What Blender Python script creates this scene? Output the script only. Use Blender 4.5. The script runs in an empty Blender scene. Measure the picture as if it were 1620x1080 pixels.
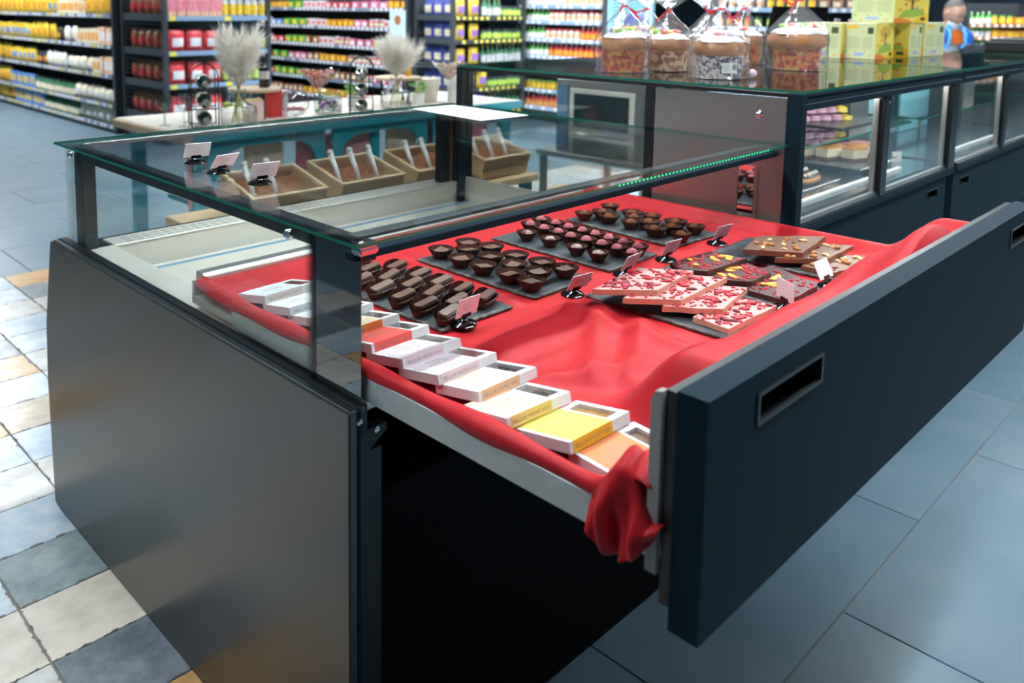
import bpy, bmesh, math, random
from mathutils import Matrix, Vector
PI = math.pi
rnd = random.Random(7)
scene = bpy.context.scene
COL = scene.collection

# ------------------------------------------------------------------ camera
# focal length and principal point in pixels of the 1620 x 1080 frame
FPX, PPX, PPY = 1333.6, 680.0, 167.75
PIT, ROLL, YAW = 0.11657, 0.00779, 0.82283
def _rx(t): return Matrix(((1,0,0),(0,math.cos(t),-math.sin(t)),(0,math.sin(t),math.cos(t))))
def _rz(t): return Matrix(((math.cos(t),-math.sin(t),0),(math.sin(t),math.cos(t),0),(0,0,1)))
_m = _rz(ROLL) @ _rx(PIT)
_bx = _m @ Vector((math.sin(YAW),0,math.cos(YAW)))
_ay = _m @ Vector((-math.cos(YAW),0,math.sin(YAW)))
_uz = _m @ Vector((0,-1,0))
_W = Matrix((_bx,_ay,_uz)) @ Matrix(((1,0,0),(0,-1,0),(0,0,-1)))
cam_d = bpy.data.cameras.new('camera')
cam = bpy.data.objects.new('camera', cam_d); COL.objects.link(cam)
cam.matrix_world = Matrix.Translation((0,0,1.6)) @ _W.to_4x4()
cam_d.sensor_fit = 'HORIZONTAL'; cam_d.sensor_width = 36
cam_d.lens = FPX*36/1620
cam_d.shift_x = (810-PPX)/1620; cam_d.shift_y = -(540-PPY)/1620
cam_d.clip_start = .05; cam_d.clip_end = 200
cam_d.dof.use_dof = True; cam_d.dof.focus_distance = 1.85; cam_d.dof.aperture_fstop = 3.6
scene.camera = cam
scene.cycles.transparent_max_bounces = 24
scene.cycles.max_bounces = 10

# ------------------------------------------------------------------ world, exposure
w = bpy.data.worlds.new('shop_daylight'); scene.world = w; w.use_nodes = True
w.node_tree.nodes['Background'].inputs[0].default_value = (.55,.80,1,1)
w.node_tree.nodes['Background'].inputs[1].default_value = .15
scene.view_settings.view_transform = 'Standard'; scene.view_settings.look = 'None'
scene.view_settings.gamma = 1; scene.view_settings.use_curve_mapping = False
scene.view_settings.exposure = 0.3
LAMP = 62.0          # strength of the added luminaires over the counters
LAMPB = 108.0        # stronger luminaires, added to brighten the shelving

# ------------------------------------------------------------------ helpers
MATS = {}
def nd(t, kind, **kw):
    n = t.nodes.new(kind)
    for k, v in kw.items():
        if k.startswith('_'): setattr(n, k[1:], v)
        else: n.inputs[k.replace('__',' ')].default_value = v
    return n
def M(name, col=(.5,.5,.5), rough=.5, metal=0, spec=.5, noise=None, bump=None, emit=None, coat=0, alpha=None, sheen=0, col2=None, trans=0, sss=0):
    """principled material; noise=(scale, amount[, detail]) varies the colour towards col2, bump=(scale, strength)"""
    if name in MATS: return MATS[name]
    m = bpy.data.materials.new(name); m.use_nodes = True; t = m.node_tree
    b = t.nodes['Principled BSDF']
    b.inputs['Base Color'].default_value = (*col,1); b.inputs['Roughness'].default_value = rough
    b.inputs['Metallic'].default_value = metal; b.inputs['Specular IOR Level'].default_value = spec
    b.inputs['Coat Weight'].default_value = coat; b.inputs['Sheen Weight'].default_value = sheen
    if trans: b.inputs['Transmission Weight'].default_value = trans
    if sss: b.inputs['Subsurface Weight'].default_value = sss; b.inputs['Subsurface Radius'].default_value = (.01,.006,.004)
    if emit: b.inputs['Emission Color'].default_value = (*emit[0],1); b.inputs['Emission Strength'].default_value = emit[1]
    if alpha is not None: b.inputs['Alpha'].default_value = alpha
    if noise or bump:
        tc = nd(t,'ShaderNodeTexCoord')
    if noise:
        n = nd(t,'ShaderNodeTexNoise', Scale=noise[0], Detail=noise[2] if len(noise)>2 else 3.)
        oi = nd(t,'ShaderNodeObjectInfo'); va = nd(t,'ShaderNodeVectorMath',_operation='ADD')
        vs = nd(t,'ShaderNodeVectorMath',_operation='SCALE'); vs.inputs[3].default_value = 31.
        t.links.new(oi.outputs['Random'],vs.inputs[0]); t.links.new(tc.outputs['Object'],va.inputs[0]); t.links.new(vs.outputs[0],va.inputs[1])
        t.links.new(va.outputs[0],n.inputs['Vector'])
        mx = nd(t,'ShaderNodeMix',_data_type='RGBA')
        c2 = col2 or tuple(c*.5 for c in col)
        mx.inputs[6].default_value = (*col,1); mx.inputs[7].default_value = (*c2,1)
        r = nd(t,'ShaderNodeMapRange'); r.inputs[1].default_value=.35; r.inputs[2].default_value=.65; r.inputs[4].default_value=noise[1]
        t.links.new(n.outputs[0],r.inputs[0]); t.links.new(r.outputs[0],mx.inputs[0]); t.links.new(mx.outputs[2],b.inputs['Base Color'])
    if bump:
        n2 = nd(t,'ShaderNodeTexNoise', Scale=bump[0], Detail=4.); t.links.new(tc.outputs['Object'],n2.inputs['Vector'])
        bp = nd(t,'ShaderNodeBump', Strength=bump[1], Distance=bump[2] if len(bump)>2 else .01)
        t.links.new(n2.outputs[0],bp.inputs['Height']); t.links.new(bp.outputs[0],b.inputs['Normal'])
    MATS[name] = m; return m
def GLASS(name, tint=(.965,.99,.98), refl=.9, base=.05, crinkle=None, haze=0, edge=None):
    """thin sheet: see-through plus a mirror reflection that grows at grazing angles"""
    if name in MATS: return MATS[name]
    m = bpy.data.materials.new(name); m.use_nodes = True; t = m.node_tree
    t.nodes.remove(t.nodes['Principled BSDF']); out = t.nodes['Material Output']
    g = nd(t,'ShaderNodeNewGeometry'); d = nd(t,'ShaderNodeVectorMath',_operation='DOT_PRODUCT')
    t.links.new(g.outputs['Normal'],d.inputs[0]); t.links.new(g.outputs['Incoming'],d.inputs[1])
    a = nd(t,'ShaderNodeMath',_operation='ABSOLUTE'); t.links.new(d.outputs['Value'],a.inputs[0])
    s = nd(t,'ShaderNodeMath',_operation='SUBTRACT'); s.inputs[0].default_value=1; t.links.new(a.outputs[0],s.inputs[1])
    p = nd(t,'ShaderNodeMath',_operation='POWER'); p.inputs[1].default_value=5; t.links.new(s.outputs[0],p.inputs[0])
    q = nd(t,'ShaderNodeMath',_operation='MULTIPLY_ADD'); q.inputs[1].default_value=refl; q.inputs[2].default_value=base; t.links.new(p.outputs[0],q.inputs[0])
    tr = nd(t,'ShaderNodeBsdfTransparent'); tr.inputs[0].default_value=(*tint,1)
    gl = nd(t,'ShaderNodeBsdfGlossy', Roughness=.02 if not crinkle else .12); mx = nd(t,'ShaderNodeMixShader')
    if crinkle:
        tc = nd(t,'ShaderNodeTexCoord'); n2 = nd(t,'ShaderNodeTexNoise', Scale=crinkle[0], Detail=5.); t.links.new(tc.outputs['Object'],n2.inputs['Vector'])
        bp = nd(t,'ShaderNodeBump', Strength=crinkle[1], Distance=.02); t.links.new(n2.outputs[0],bp.inputs['Height']); t.links.new(bp.outputs[0],gl.inputs['Normal'])
    src = tr.outputs[0]
    if edge:
        p2 = nd(t,'ShaderNodeMath',_operation='POWER'); p2.inputs[1].default_value=2.5; t.links.new(s.outputs[0],p2.inputs[0])
        mc = nd(t,'ShaderNodeMix',_data_type='RGBA'); mc.inputs[6].default_value=(*tint,1); mc.inputs[7].default_value=(*edge,1)
        t.links.new(p2.outputs[0],mc.inputs[0]); t.links.new(mc.outputs[2],tr.inputs[0])
    if haze:
        df = nd(t,'ShaderNodeBsdfDiffuse'); df.inputs[0].default_value=(.95,.95,.95,1); m2 = nd(t,'ShaderNodeMixShader'); m2.inputs[0].default_value=haze
        t.links.new(tr.outputs[0],m2.inputs[1]); t.links.new(df.outputs[0],m2.inputs[2]); src = m2.outputs[0]
    t.links.new(q.outputs[0],mx.inputs[0]); t.links.new(src,mx.inputs[1]); t.links.new(gl.outputs[0],mx.inputs[2])
    t.links.new(mx.outputs[0],out.inputs[0])
    MATS[name] = m; return m

class MB:
    """collects shapes; build() links them as one mesh object"""
    def __init__(s): s.v=[]; s.f=[]; s.m=[]; s.k=0; s.T=None
    def add(s, vs, fs, m=0):
        o=len(s.v)
        for p in vs:
            p=Vector(p)
            s.v.append(tuple(s.T@p) if s.T is not None else tuple(p))
        for f in fs: s.f.append(tuple(i+o for i in f)); s.m.append(m)
        return s
    def box(s,x0,x1,y0,y1,z0,z1,m=0):
        return s.add([(x0,y0,z0),(x1,y0,z0),(x1,y1,z0),(x0,y1,z0),(x0,y0,z1),(x1,y0,z1),(x1,y1,z1),(x0,y1,z1)],
              [(0,3,2,1),(4,5,6,7),(0,1,5,4),(1,2,6,5),(2,3,7,6),(3,0,4,7)],m)
    def cb(s,c,d,m=0): return s.box(c[0]-d[0]/2,c[0]+d[0]/2,c[1]-d[1]/2,c[1]+d[1]/2,c[2]-d[2]/2,c[2]+d[2]/2,m)
    def prism(s,poly,a,b,axis='z',m=0):
        n=len(poly)
        def P(u,v,w): return {'z':(u,v,w),'x':(w,u,v),'y':(u,w,v)}[axis]
        vs=[P(u,v,a) for u,v in poly]+[P(u,v,b) for u,v in poly]
        return s.add(vs,[tuple(range(n-1,-1,-1)),tuple(range(n,2*n))]+[(i,(i+1)%n,n+(i+1)%n,n+i) for i in range(n)],m)
    def lathe(s,prof,n=16,c=(0,0,0),m=0,cap=True,wob=None):
        vs=[];fs=[]
        for j,(r,z) in enumerate(prof):
            for i in range(n):
                a=2*PI*i/n; rr=r*(wob(a,j) if wob else 1)
                vs.append((c[0]+rr*math.cos(a),c[1]+rr*math.sin(a),c[2]+z))
        for j in range(len(prof)-1):
            for i in range(n):
                a=j*n+i; b=j*n+(i+1)%n; fs.append((a,b,b+n,a+n))
        if cap:
            fs.append(tuple(range(n-1,-1,-1))); fs.append(tuple(range((len(prof)-1)*n,len(prof)*n)))
        return s.add(vs,fs,m)
    def tube(s,pts,r,n=8,m=0,closed=False):
        pts=[Vector(p) for p in pts]; vs=[]; fs=[]; N=len(pts)
        rr=r if isinstance(r,(list,tuple)) else [r]*N
        for i,p in enumerate(pts):
            if closed: d=pts[(i+1)%N]-pts[i-1]
            else: d=pts[min(i+1,N-1)]-pts[max(i-1,0)]
            d.normalize(); u=d.orthogonal() if abs(d.z)>.9 else d.cross(Vector((0,0,1))); u.normalize(); v=d.cross(u)
            for k in range(n):
                a=2*PI*k/n; vs.append(p+(u*math.cos(a)+v*math.sin(a))*rr[i])
        for i in range(N if closed else N-1):
            for k in range(n):
                a=i*n+k; b=i*n+(k+1)%n; c2=((i+1)%N)*n
                fs.append((a,b,c2+(k+1)%n,c2+k))
        if not closed: fs.append(tuple(range(n-1,-1,-1))); fs.append(tuple(range((N-1)*n,N*n)))
        return s.add(vs,fs,m)
    def ball(s,c,r,n=10,h=6,m=0):
        if not isinstance(r,(tuple,list)): r=(r,r,r)
        vs=[(c[0],c[1],c[2]-r[2])];fs=[]
        for j in range(1,h):
            t=PI*j/h
            for i in range(n):
                a=2*PI*i/n; vs.append((c[0]+r[0]*math.sin(t)*math.cos(a),c[1]+r[1]*math.sin(t)*math.sin(a),c[2]-r[2]*math.cos(t)))
        vs.append((c[0],c[1],c[2]+r[2])); L=len(vs)-1
        for i in range(n):
            fs.append((0,1+(i+1)%n,1+i)); fs.append((L,1+(h-2)*n+i,1+(h-2)*n+(i+1)%n))
        for j in range(h-2):
            for i in range(n):
                a=1+j*n+i;b=1+j*n+(i+1)%n; fs.append((a,b,b+n,a+n))
        return s.add(vs,fs,m)
    def grid(s,fn,nu,nv,m=0):
        vs=[fn(i/nu,j/nv) for j in range(nv+1) for i in range(nu+1)]
        return s.add(vs,[(j*(nu+1)+i,j*(nu+1)+i+1,(j+1)*(nu+1)+i+1,(j+1)*(nu+1)+i) for j in range(nv) for i in range(nu)],m)
    def mesh(s,name,mats,smooth=False,bevel=0,seg=1):
        me=bpy.data.meshes.new(name); me.from_pydata(s.v,[],s.f)
        for q in (mats if isinstance(mats,(list,tuple)) else [mats]): me.materials.append(q)
        for p,i in zip(me.polygons,s.m): p.material_index=i
        if bevel:
            bm=bmesh.new(); bm.from_mesh(me); bmesh.ops.remove_doubles(bm,verts=bm.verts,dist=1e-6)
            es=[e for e in bm.edges if len(e.link_faces)==2 and e.calc_face_angle(0)>.6]
            bmesh.ops.bevel(bm,geom=es,offset=bevel,segments=seg,affect='EDGES',clamp_overlap=True); bm.to_mesh(me); bm.free()
        me.update()
        if smooth:
            me.shade_smooth()
            me.set_sharp_from_angle(angle=math.radians(smooth if smooth is not True else 40))
        return me
    def build(s,name,mats,parent=None,smooth=False,bevel=0,seg=1,**kw):
        o=bpy.data.objects.new(name,s.mesh(name,mats,smooth,bevel,seg)); COL.objects.link(o)
        if parent is not None: o.parent=parent
        if kw: tag(o,**kw)
        return o
def tag(o,label=None,cat=None,group=None,kind=None):
    if label: o['label']=label
    if cat: o['category']=cat
    if group: o['group']=group
    if kind: o['kind']=kind
    return o
def thing(name,label,cat,loc=(0,0,0),rz=0,group=None,rot=None):
    o=bpy.data.objects.new(name,None); o.empty_display_size=.05; COL.objects.link(o)
    o.location=loc; o.rotation_euler=rot or (0,0,rz)
    return tag(o,label,cat,group)
KIDS={}
def copy_tree(o,parent=None):
    c=o.copy(); COL.objects.link(c)
    if parent is not None: c.parent=parent
    for ch in list(o.children): copy_tree(ch,c)
    return c
def inst(name,me,parent=None,loc=(0,0,0),rot=(0,0,0),scale=(1,1,1),**kw):
    o=bpy.data.objects.new(name,me); COL.objects.link(o); o.location=loc; o.rotation_euler=rot; o.scale=scale
    if parent is not None: o.parent=parent
    if kw: tag(o,**kw)
    return o
def text_mesh(body,size,name='lettering',mat=None,align='CENTER'):
    cu=bpy.data.curves.new(name,'FONT'); cu.body=body; cu.size=size; cu.align_x=align; cu.align_y='CENTER'; cu.resolution_u=1
    o=bpy.data.objects.new(name,cu); me=bpy.data.meshes.new_from_object(o)
    bpy.data.objects.remove(o); me.materials.clear()
    if mat: me.materials.append(mat)
    return me
def ordn(i): return ORD[i] if i<12 else '%d%s'%(i+1,{1:'st',2:'nd',3:'rd'}.get((i+1)%10 if (i+1)//10!=1 else 0,'th'))
ORD=['first','second','third','fourth','fifth','sixth','seventh','eighth','ninth','tenth','eleventh','twelfth']

# ------------------------------------------------------------------ materials
ANTH=M('anthracite_paint',(.0095,.023,.034),.55,spec=.06,bump=(900,.05,.001))
ANTHL=M('anthracite_panel',(.050,.048,.046),.28,spec=.7)
ANTH.node_tree.nodes['Principled BSDF'].inputs['Specular Tint'].default_value=(.42,.75,1,1)
BLACK=M('black_metal',(.008,.010,.012),.35)
VOID=M('black_plastic_and_void',(.003,.003,.004),.7,spec=.08)  # near-black colour also holds the shade of the void under the drawer
STEEL=M('stainless_steel',(.80,.745,.67),.36,metal=.5)
STEELB=M('brushed_steel',(.46,.43,.41),.34,metal=1)
ALU=M('aluminium',(.55,.56,.57),.38,metal=1)
CHROME=M('chrome',(.85,.85,.85),.08,metal=1)
WHITE=M('white_paint',(.85,.85,.85),.4)
PAPER=M('white_paper',(.88,.87,.87),.6)
CARDP=M('pink_tinted_card',(.88,.79,.80),.6)
GL=GLASS('clear_glass')
GLT=GLASS('counter_top_glass',(.55,.60,.60),.9,.07)
EDGE=M('green_glass_edge',(.01,.16,.10),.12,spec=.6)
INK=M('black_ink',(.03,.03,.03),.7)
# ------------------------------------------------------------------ floor
GROUT=M('grout',(.21,.19,.17),.9)
fl=MB().box(-9,26,-6,20,-.12,-.004).build('floor',GROUT); tag(fl,'shop floor of large blue grey tiles with a patchwork tile zone','floor',kind='structure')
TP=[((.80,.80,.78),(.56,.55,.52)),((.74,.80,.84),(.44,.56,.66)),((.34,.50,.66),(.58,.66,.72)),((.72,.62,.48),(.46,.38,.27)),
    ((.58,.29,.09),(.74,.48,.22)),((.13,.16,.20),(.28,.31,.35)),((.34,.42,.43),(.20,.26,.28)),((.62,.55,.46),(.80,.74,.64))]
def tile_mesh(i):
    a,b=TP[i]
    m=bpy.data.materials.new('patchwork_tile_%d'%i); m.use_nodes=True; t=m.node_tree; bs=t.nodes['Principled BSDF']; bs.inputs['Roughness'].default_value=.28
    tc=nd(t,'ShaderNodeTexCoord'); oi=nd(t,'ShaderNodeObjectInfo'); vs=nd(t,'ShaderNodeVectorMath',_operation='SCALE'); vs.inputs[3].default_value=57
    va=nd(t,'ShaderNodeVectorMath',_operation='ADD'); L=t.links.new
    L(oi.outputs['Random'],vs.inputs[0]); L(tc.outputs['Object'],va.inputs[0]); L(vs.outputs[0],va.inputs[1])
    n1=nd(t,'ShaderNodeTexNoise',Scale=8.,Detail=9.,Roughness=.68); L(va.outputs[0],n1.inputs['Vector'])
    r1=nd(t,'ShaderNodeMapRange'); r1.inputs[1].default_value=.36; r1.inputs[2].default_value=.60; L(n1.outputs[0],r1.inputs[0])
    mx=nd(t,'ShaderNodeMix',_data_type='RGBA'); mx.inputs[6].default_value=(*a,1); mx.inputs[7].default_value=(*b,1); L(r1.outputs[0],mx.inputs[0])
    # worn rim: flaked glaze near the tile's border
    sx=nd(t,'ShaderNodeSeparateXYZ'); L(tc.outputs['Object'],sx.inputs[0])
    ax=nd(t,'ShaderNodeMath',_operation='ABSOLUTE'); ay=nd(t,'ShaderNodeMath',_operation='ABSOLUTE'); L(sx.outputs[0],ax.inputs[0]); L(sx.outputs[1],ay.inputs[0])
    mm=nd(t,'ShaderNodeMath',_operation='MAXIMUM'); ad=nd(t,'ShaderNodeMath',_operation='ADD'); ad.inputs[1].default_value=.0123; L(ay.outputs[0],ad.inputs[0]); L(ax.outputs[0],mm.inputs[0]); L(ad.outputs[0],mm.inputs[1])
    n2=nd(t,'ShaderNodeTexNoise',Scale=26.,Detail=5.); L(va.outputs[0],n2.inputs['Vector'])
    ma=nd(t,'ShaderNodeMath',_operation='MULTIPLY_ADD'); ma.inputs[1].default_value=.060; L(n2.outputs[0],ma.inputs[0]); L(mm.outputs[0],ma.inputs[2])
    gt=nd(t,'ShaderNodeMapRange'); gt.inputs[1].default_value=.164; gt.inputs[2].default_value=.168; L(ma.outputs[0],gt.inputs[0])
    m2=nd(t,'ShaderNodeMix',_data_type='RGBA'); m2.inputs[7].default_value=(.16,.13,.12,1); L(mx.outputs[2],m2.inputs[6]); L(gt.outputs[0],m2.inputs[0])
    L(m2.outputs[2],bs.inputs['Base Color'])
    hx,hy=.1345,.1222
    return MB().add([(-hx,-hy,-.01),(hx,-hy,-.01),(hx,hy,-.01),(-hx,hy,-.01),(-hx,-hy,-.0012),(hx,-hy,-.0012),(hx,hy,-.0012),(-hx,hy,-.0012),
        (-hx+.002,-hy+.002,0),(hx-.002,-hy+.002,0),(hx-.002,hy-.002,0),(-hx+.002,hy-.002,0)],
        [(0,1,5,4),(1,2,6,5),(2,3,7,6),(3,0,4,7),(4,5,9,8),(5,6,10,9),(6,7,11,10),(7,4,8,11),(8,9,10,11)]).mesh('floor_tile',m)
TP=[tuple(tuple(c*.86 for c in q) for q in p) for p in TP]
TILES=[tile_mesh(i) for i in range(8)]; NT=0
FIX={(0,0):5,(0,1):7,(0,2):6,(0,3):2,(-1,1):7,(-1,2):1,(0,4):0,(1,4):0,(0,5):1,(1,5):2,(1,6):3,(1,7):1,(2,7):0,(1,8):4,(2,8):0,(2,9):1,(2,10):2,(2,11):0,(3,12):6,(3,13):4,(3,14):0,(2,13):1,(2,12):1,(3,11):0,(-1,0):0,(-1,3):0,(0,-1):4}
for i in range(-9,26):
    for j in range(-2,14):
        x0=.615+.2745*i; y0=1.76+.2487*j
        if x0>.62 and y0<2.55: continue
        if x0<-.25+.085*j and (j<1 or x0<-2.2+.14*j): continue
        if x0>2.2 and j<5: continue
        if x0>4.4 and j<8: continue
        if y0+.2487>5.27: continue
        k=FIX.get((i,j)); k=rnd.choice([0,0,0,1,1,2,3,4,5,6,7]) if k is None else k
        inst('floor_tile',TILES[k],fl,(x0+.13725,y0+.12435,0),(0,0,rnd.choice([0,PI])))
DT=M('blue_grey_tile',(.11,.185,.245),.33,noise=(3.2,.8,8),col2=(.155,.23,.285),bump=(40,.04,.002))
dk=MB().box(-.598,.598,-.298,.298,-.01,0).mesh('large_floor_tile',DT,bevel=.0015)
for i in range(0,5):
    for j in range(-2,2):
        inst('large_floor_tile',dk,fl,(.44+1.2*i+(.6 if j%2 else 0),.47+.6*j,0))
for i in range(0,6):
    for j in range(0,16):
        y=5.54+.6*j; x=-.2+1.2*i+(.6 if j%2 else 0)
        if x<.9 and y>8.: continue
        if x>4.6: continue
        if x<y*.24-1.6: continue
        inst('large_floor_tile',dk,fl,(x,y,0))
MB().box(4.5,24,-5,19,-.01,-.0005).box(-8,4.5,14.8,19,-.01,-.0005).box(-8,-1,-5,19,-.01,-.0005).box(-1,4.5,-5,-1.03,-.01,-.0005).build('floor_field',DT,fl)
# far walls of the shop
WALL=M('shop_wall',(.36,.50,.60),.7)
wb=MB().box(-9,26,19,19.2,0,4.2).build('wall_back',WALL,kind='structure'); wb['label']='pale shop wall far behind the shelving'; wb['category']='wall'
wr=MB().box(24,24.2,-6,19,0,4.2).build('wall_right',WALL,kind='structure'); wr['label']='pale shop wall beyond the far shelves on the right'; wr['category']='wall'
CEIL=M('ceiling_grey',(.13,.20,.27),.8)
ce=MB().box(-9,26,-6,20,4.2,4.3).build('ceiling',CEIL,kind='structure'); ce['label']='dark grey shop ceiling'; ce['category']='ceiling'

# ------------------------------------------------------------------ ceiling luminaires above the view (long LED lines added to light the scene)
DIFF=M('lamp_diffuser',(.9,.9,.9),.5,emit=((.88,.96,1.0),LAMP)); DIFFB=M('aisle_lamp_diffuser',(.9,.9,.9),.5,emit=((.95,.98,1.0),LAMPB))
LHOUS=M('lamp_housing',(.003,.003,.003),.9,spec=0)
LROW=[(0.9,4.0,.12,'x'),(4.6,7.8,-.35,'x'),(-1.4,1.5,2.2,'x'),(1.9,5.0,2.2,'x'),(5.4,8.6,2.2,'x'),(1.6,3.0,5.8,'x'),(3.4,6.8,5.8,'x'),(7.2,10.6,5.8,'x'),(4.2,6.8,7.7,'x'),(10.0,15.2,2.9,'y'),(8.8,12.6,6.5,'y'),(5.4,8.2,8.2,'y'),(9.6,13.2,3.4,'x'),(8.2,11.6,-.35,'x'),(13.2,17.2,2.2,'x')]
for k,(x0,x1,y,ax) in enumerate(LROW):
    l=thing('added_ceiling_lamp','long black LED line lamp, %s of those added above the view'%ordn(k),'lamp',((x0+x1)/2,y,3.5) if ax=='x' else (y,(x0+x1)/2,3.5),0 if ax=='x' else PI/2)
    h=(x1-x0)/2
    MB().box(-h,h,-.12,-.105,-.14,.07).box(-h,h,.105,.12,-.14,.07).box(-h,-h+.015,-.12,.12,-.14,.07).box(h-.015,h,-.12,.12,-.14,.07).box(-h,h,-.12,.12,.05,.07).build('housing',LHOUS,l)  # deep dark skirts keep the diffusers out of the glass reflections
    MB().box(-h+.30,-h+.32,-.01,.01,.07,.70).build('hanger',LHOUS,l); MB().box(h-.32,h-.3,-.01,.01,.07,.70).build('hanger',LHOUS,l)
    MB().box(-h+.02,h-.02,-.10,.10,-.012,.0).build('diffuser',DIFF if (y<6 and ax=='x' and x1<9) else DIFFB,l)

# ------------------------------------------------------------------ chocolate display case with its pulled-out drawer
case=thing('display_case','low anthracite display case with glass canopy and one drawer pulled out','display case',(.856,1.125,0))
def cpart(mb,name,mat,**k):
    k.setdefault('bevel',0)
    o=mb.build(name,mat,None,**k); o.parent=case; o.matrix_parent_inverse=Matrix.Translation((-.856,-1.125,0)); return o
P0=.856
pan=cpart(MB().prism([(1.125,.006),(1.125,.888),(2.62,.884),(2.69,.606),(2.70,.42),(2.683,.012),(2.66,.006)],P0,P0+.019,'x'),'side_panel',ANTHL,bevel=.0025,seg=2)
cpart(MB().box(P0+.004,P0+.017,1.127,2.60,.886,.8915),'panel_cap',M('cap_metal',(.20,.25,.28),.3,metal=1))
cpart(MB().box(P0+.019,P0+.045,1.128,2.60,.84,.8935),'glass_channel',BLACK,bevel=.002)
cpart(MB().box(P0+.030,P0+.036,1.127,2.545,.88,1.1915),'side_glass',[GL])
cpart(MB().box(P0+.0285,P0+.0298,1.127,1.262,.894,1.191),'black_glass_band',M('black_enamel',(.003,.003,.003),.02,spec=1.,coat=1.))
# dotted fade of the printed band
fm=bpy.data.materials.new('dotted_enamel'); fm.use_nodes=True; t=fm.node_tree; bs=t.nodes['Principled BSDF']; bs.inputs['Base Color'].default_value=(.006,.006,.007,1); bs.inputs['Roughness'].default_value=.1
tc=nd(t,'ShaderNodeTexCoord'); sx=nd(t,'ShaderNodeSeparateXYZ'); t.links.new(tc.outputs['Object'],sx.inputs[0])
def mth(op,a,b=None,c=None):
    n=nd(t,'ShaderNodeMath',_operation=op)
    for i,q in enumerate((a,b,c)):
        if q is None: continue
        if isinstance(q,(int,float)): n.inputs[i].default_value=q
        else: t.links.new(q,n.inputs[i])
    return n.outputs[0]
sy=mth('SINE',mth('MULTIPLY',mth('ADD',sx.outputs[1],sx.outputs[2]),1300)); sz=mth('SINE',mth('MULTIPLY',mth('SUBTRACT',sx.outputs[1],sx.outputs[2]),1300))
thr=mth('MULTIPLY_ADD',sx.outputs[1],60.,-61.*1.262+1.262-.95)
a_=mth('GREATER_THAN',mth('MULTIPLY',sy,sz),mth('MULTIPLY_ADD',mth('SUBTRACT',sx.outputs[1],1.262),48.,-.95)); t.links.new(a_,bs.inputs['Alpha'])
cpart(MB().box(P0+.0285,P0+.0298,1.262,1.303,.894,1.191),'dotted_band',fm)
cpart(MB().box(P0+.040,P0+.075,1.14,2.50,1.150,1.186),'side_frame_rail',BLACK,bevel=.002)
cpart(MB().box(P0+.040,P0+.080,2.445,2.505,.88,1.188),'corner_post',BLACK,bevel=.002)
tg=MB().box(P0,2.494,1.104,2.549,1.1918,1.198); tg.m=[1 if i in (2,3,4,5) else 0 for i in range(6)]
cpart(tg,'top_glass',[GL,EDGE])
cpart(MB().box(.90,2.47,2.541,2.547,.886,1.1915),'back_glass',GL)
cpart(MB().box(2.425,2.47,2.43,2.50,.80,1.19),'corner_post',BLACK,bevel=.002)
cpart(MB().box(2.35,2.40,2.46,2.50,.80,1.19),'corner_post',BLACK,bevel=.002)
cpart(MB().box(2.402,2.424,2.47,2.475,.885,1.19),'post_lining',M('copper_lining',(.5,.22,.08),.4,metal=.4))
cpart(MB().box(.93,2.44,2.515,2.530,1.178,1.190),'rear_frame_rail',ALU,bevel=.002)
fb=cpart(MB().box(.874,2.492,1.133,1.160,1.158,1.174),'front_bar',ANTH,bevel=.002)
cpart(MB().box(.905,2.47,1.165,1.195,1.184,1.1912),'front_frame_rail',M('rail_grey',(.10,.12,.13),.35),bevel=.001)
ledm=M('green_led',(.05,.6,.3),.4,emit=((.02,1.,.35),.55))
lb=MB()
for i in range(46): lb.box(1.62+.0165*i,1.626+.0165*i,1.1022,1.1036,1.1928,1.1968)
o=cpart(lb,'led_strip',ledm); o['kind']='stuff'; o['label']='green glowing LED chips along the glass front edge'
# chrome corner clip and bolts
cpart(MB().box(.862,.905,1.100,1.128,1.176,1.1905),'corner_clip',CHROME,bevel=.004,seg=2)
cpart(MB().box(.86,.872,1.102,1.124,1.199,1.203),'corner_clip',CHROME,bevel=.0015)
bolt=MB(); bolt.T=Matrix.Rotation(-PI/2,4,'Y'); bolt.lathe([(.0105,0),(.011,.006),(.008,.010),(.003,.0105)],14); bm_=bolt.mesh('bolt',CHROME,smooth=True)
for y,z in ((1.352,1.163),(2.494,1.165)):
    inst('bolt',bm_,case,(P0+.030-P0,y-1.125,z))
# body, front bracket, screws
cpart(MB().box(.877,2.49,1.147,2.66,.012,.70).box(.877,.93,1.19,2.50,.70,.84).box(.98,2.46,2.548,2.64,.70,.86),'case_body',VOID)
cpart(MB().box(.8752,.884,1.126,1.146,.006,.884),'panel_return',ANTH,bevel=.001)
cpart(MB().prism([(.884,.79),(.945,.83),(.945,.845),(.884,.845)],1.128,1.150,'y').box(.884,.938,1.134,1.150,.01,.80),'front_bracket',BLACK,bevel=.001)
scr=MB(); scr.T=Matrix.Rotation(PI/2,4,'X'); scr.lathe([(.006,0),(.0065,.002),(.004,.004),(.001,.003)],10); sm_=scr.mesh('screw',CHROME,smooth=True)
for x,y,z in ((.880,1.126,.866),(.921,1.128,.838)): inst('screw',sm_,case,(x-P0,y-1.125,z))
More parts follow.
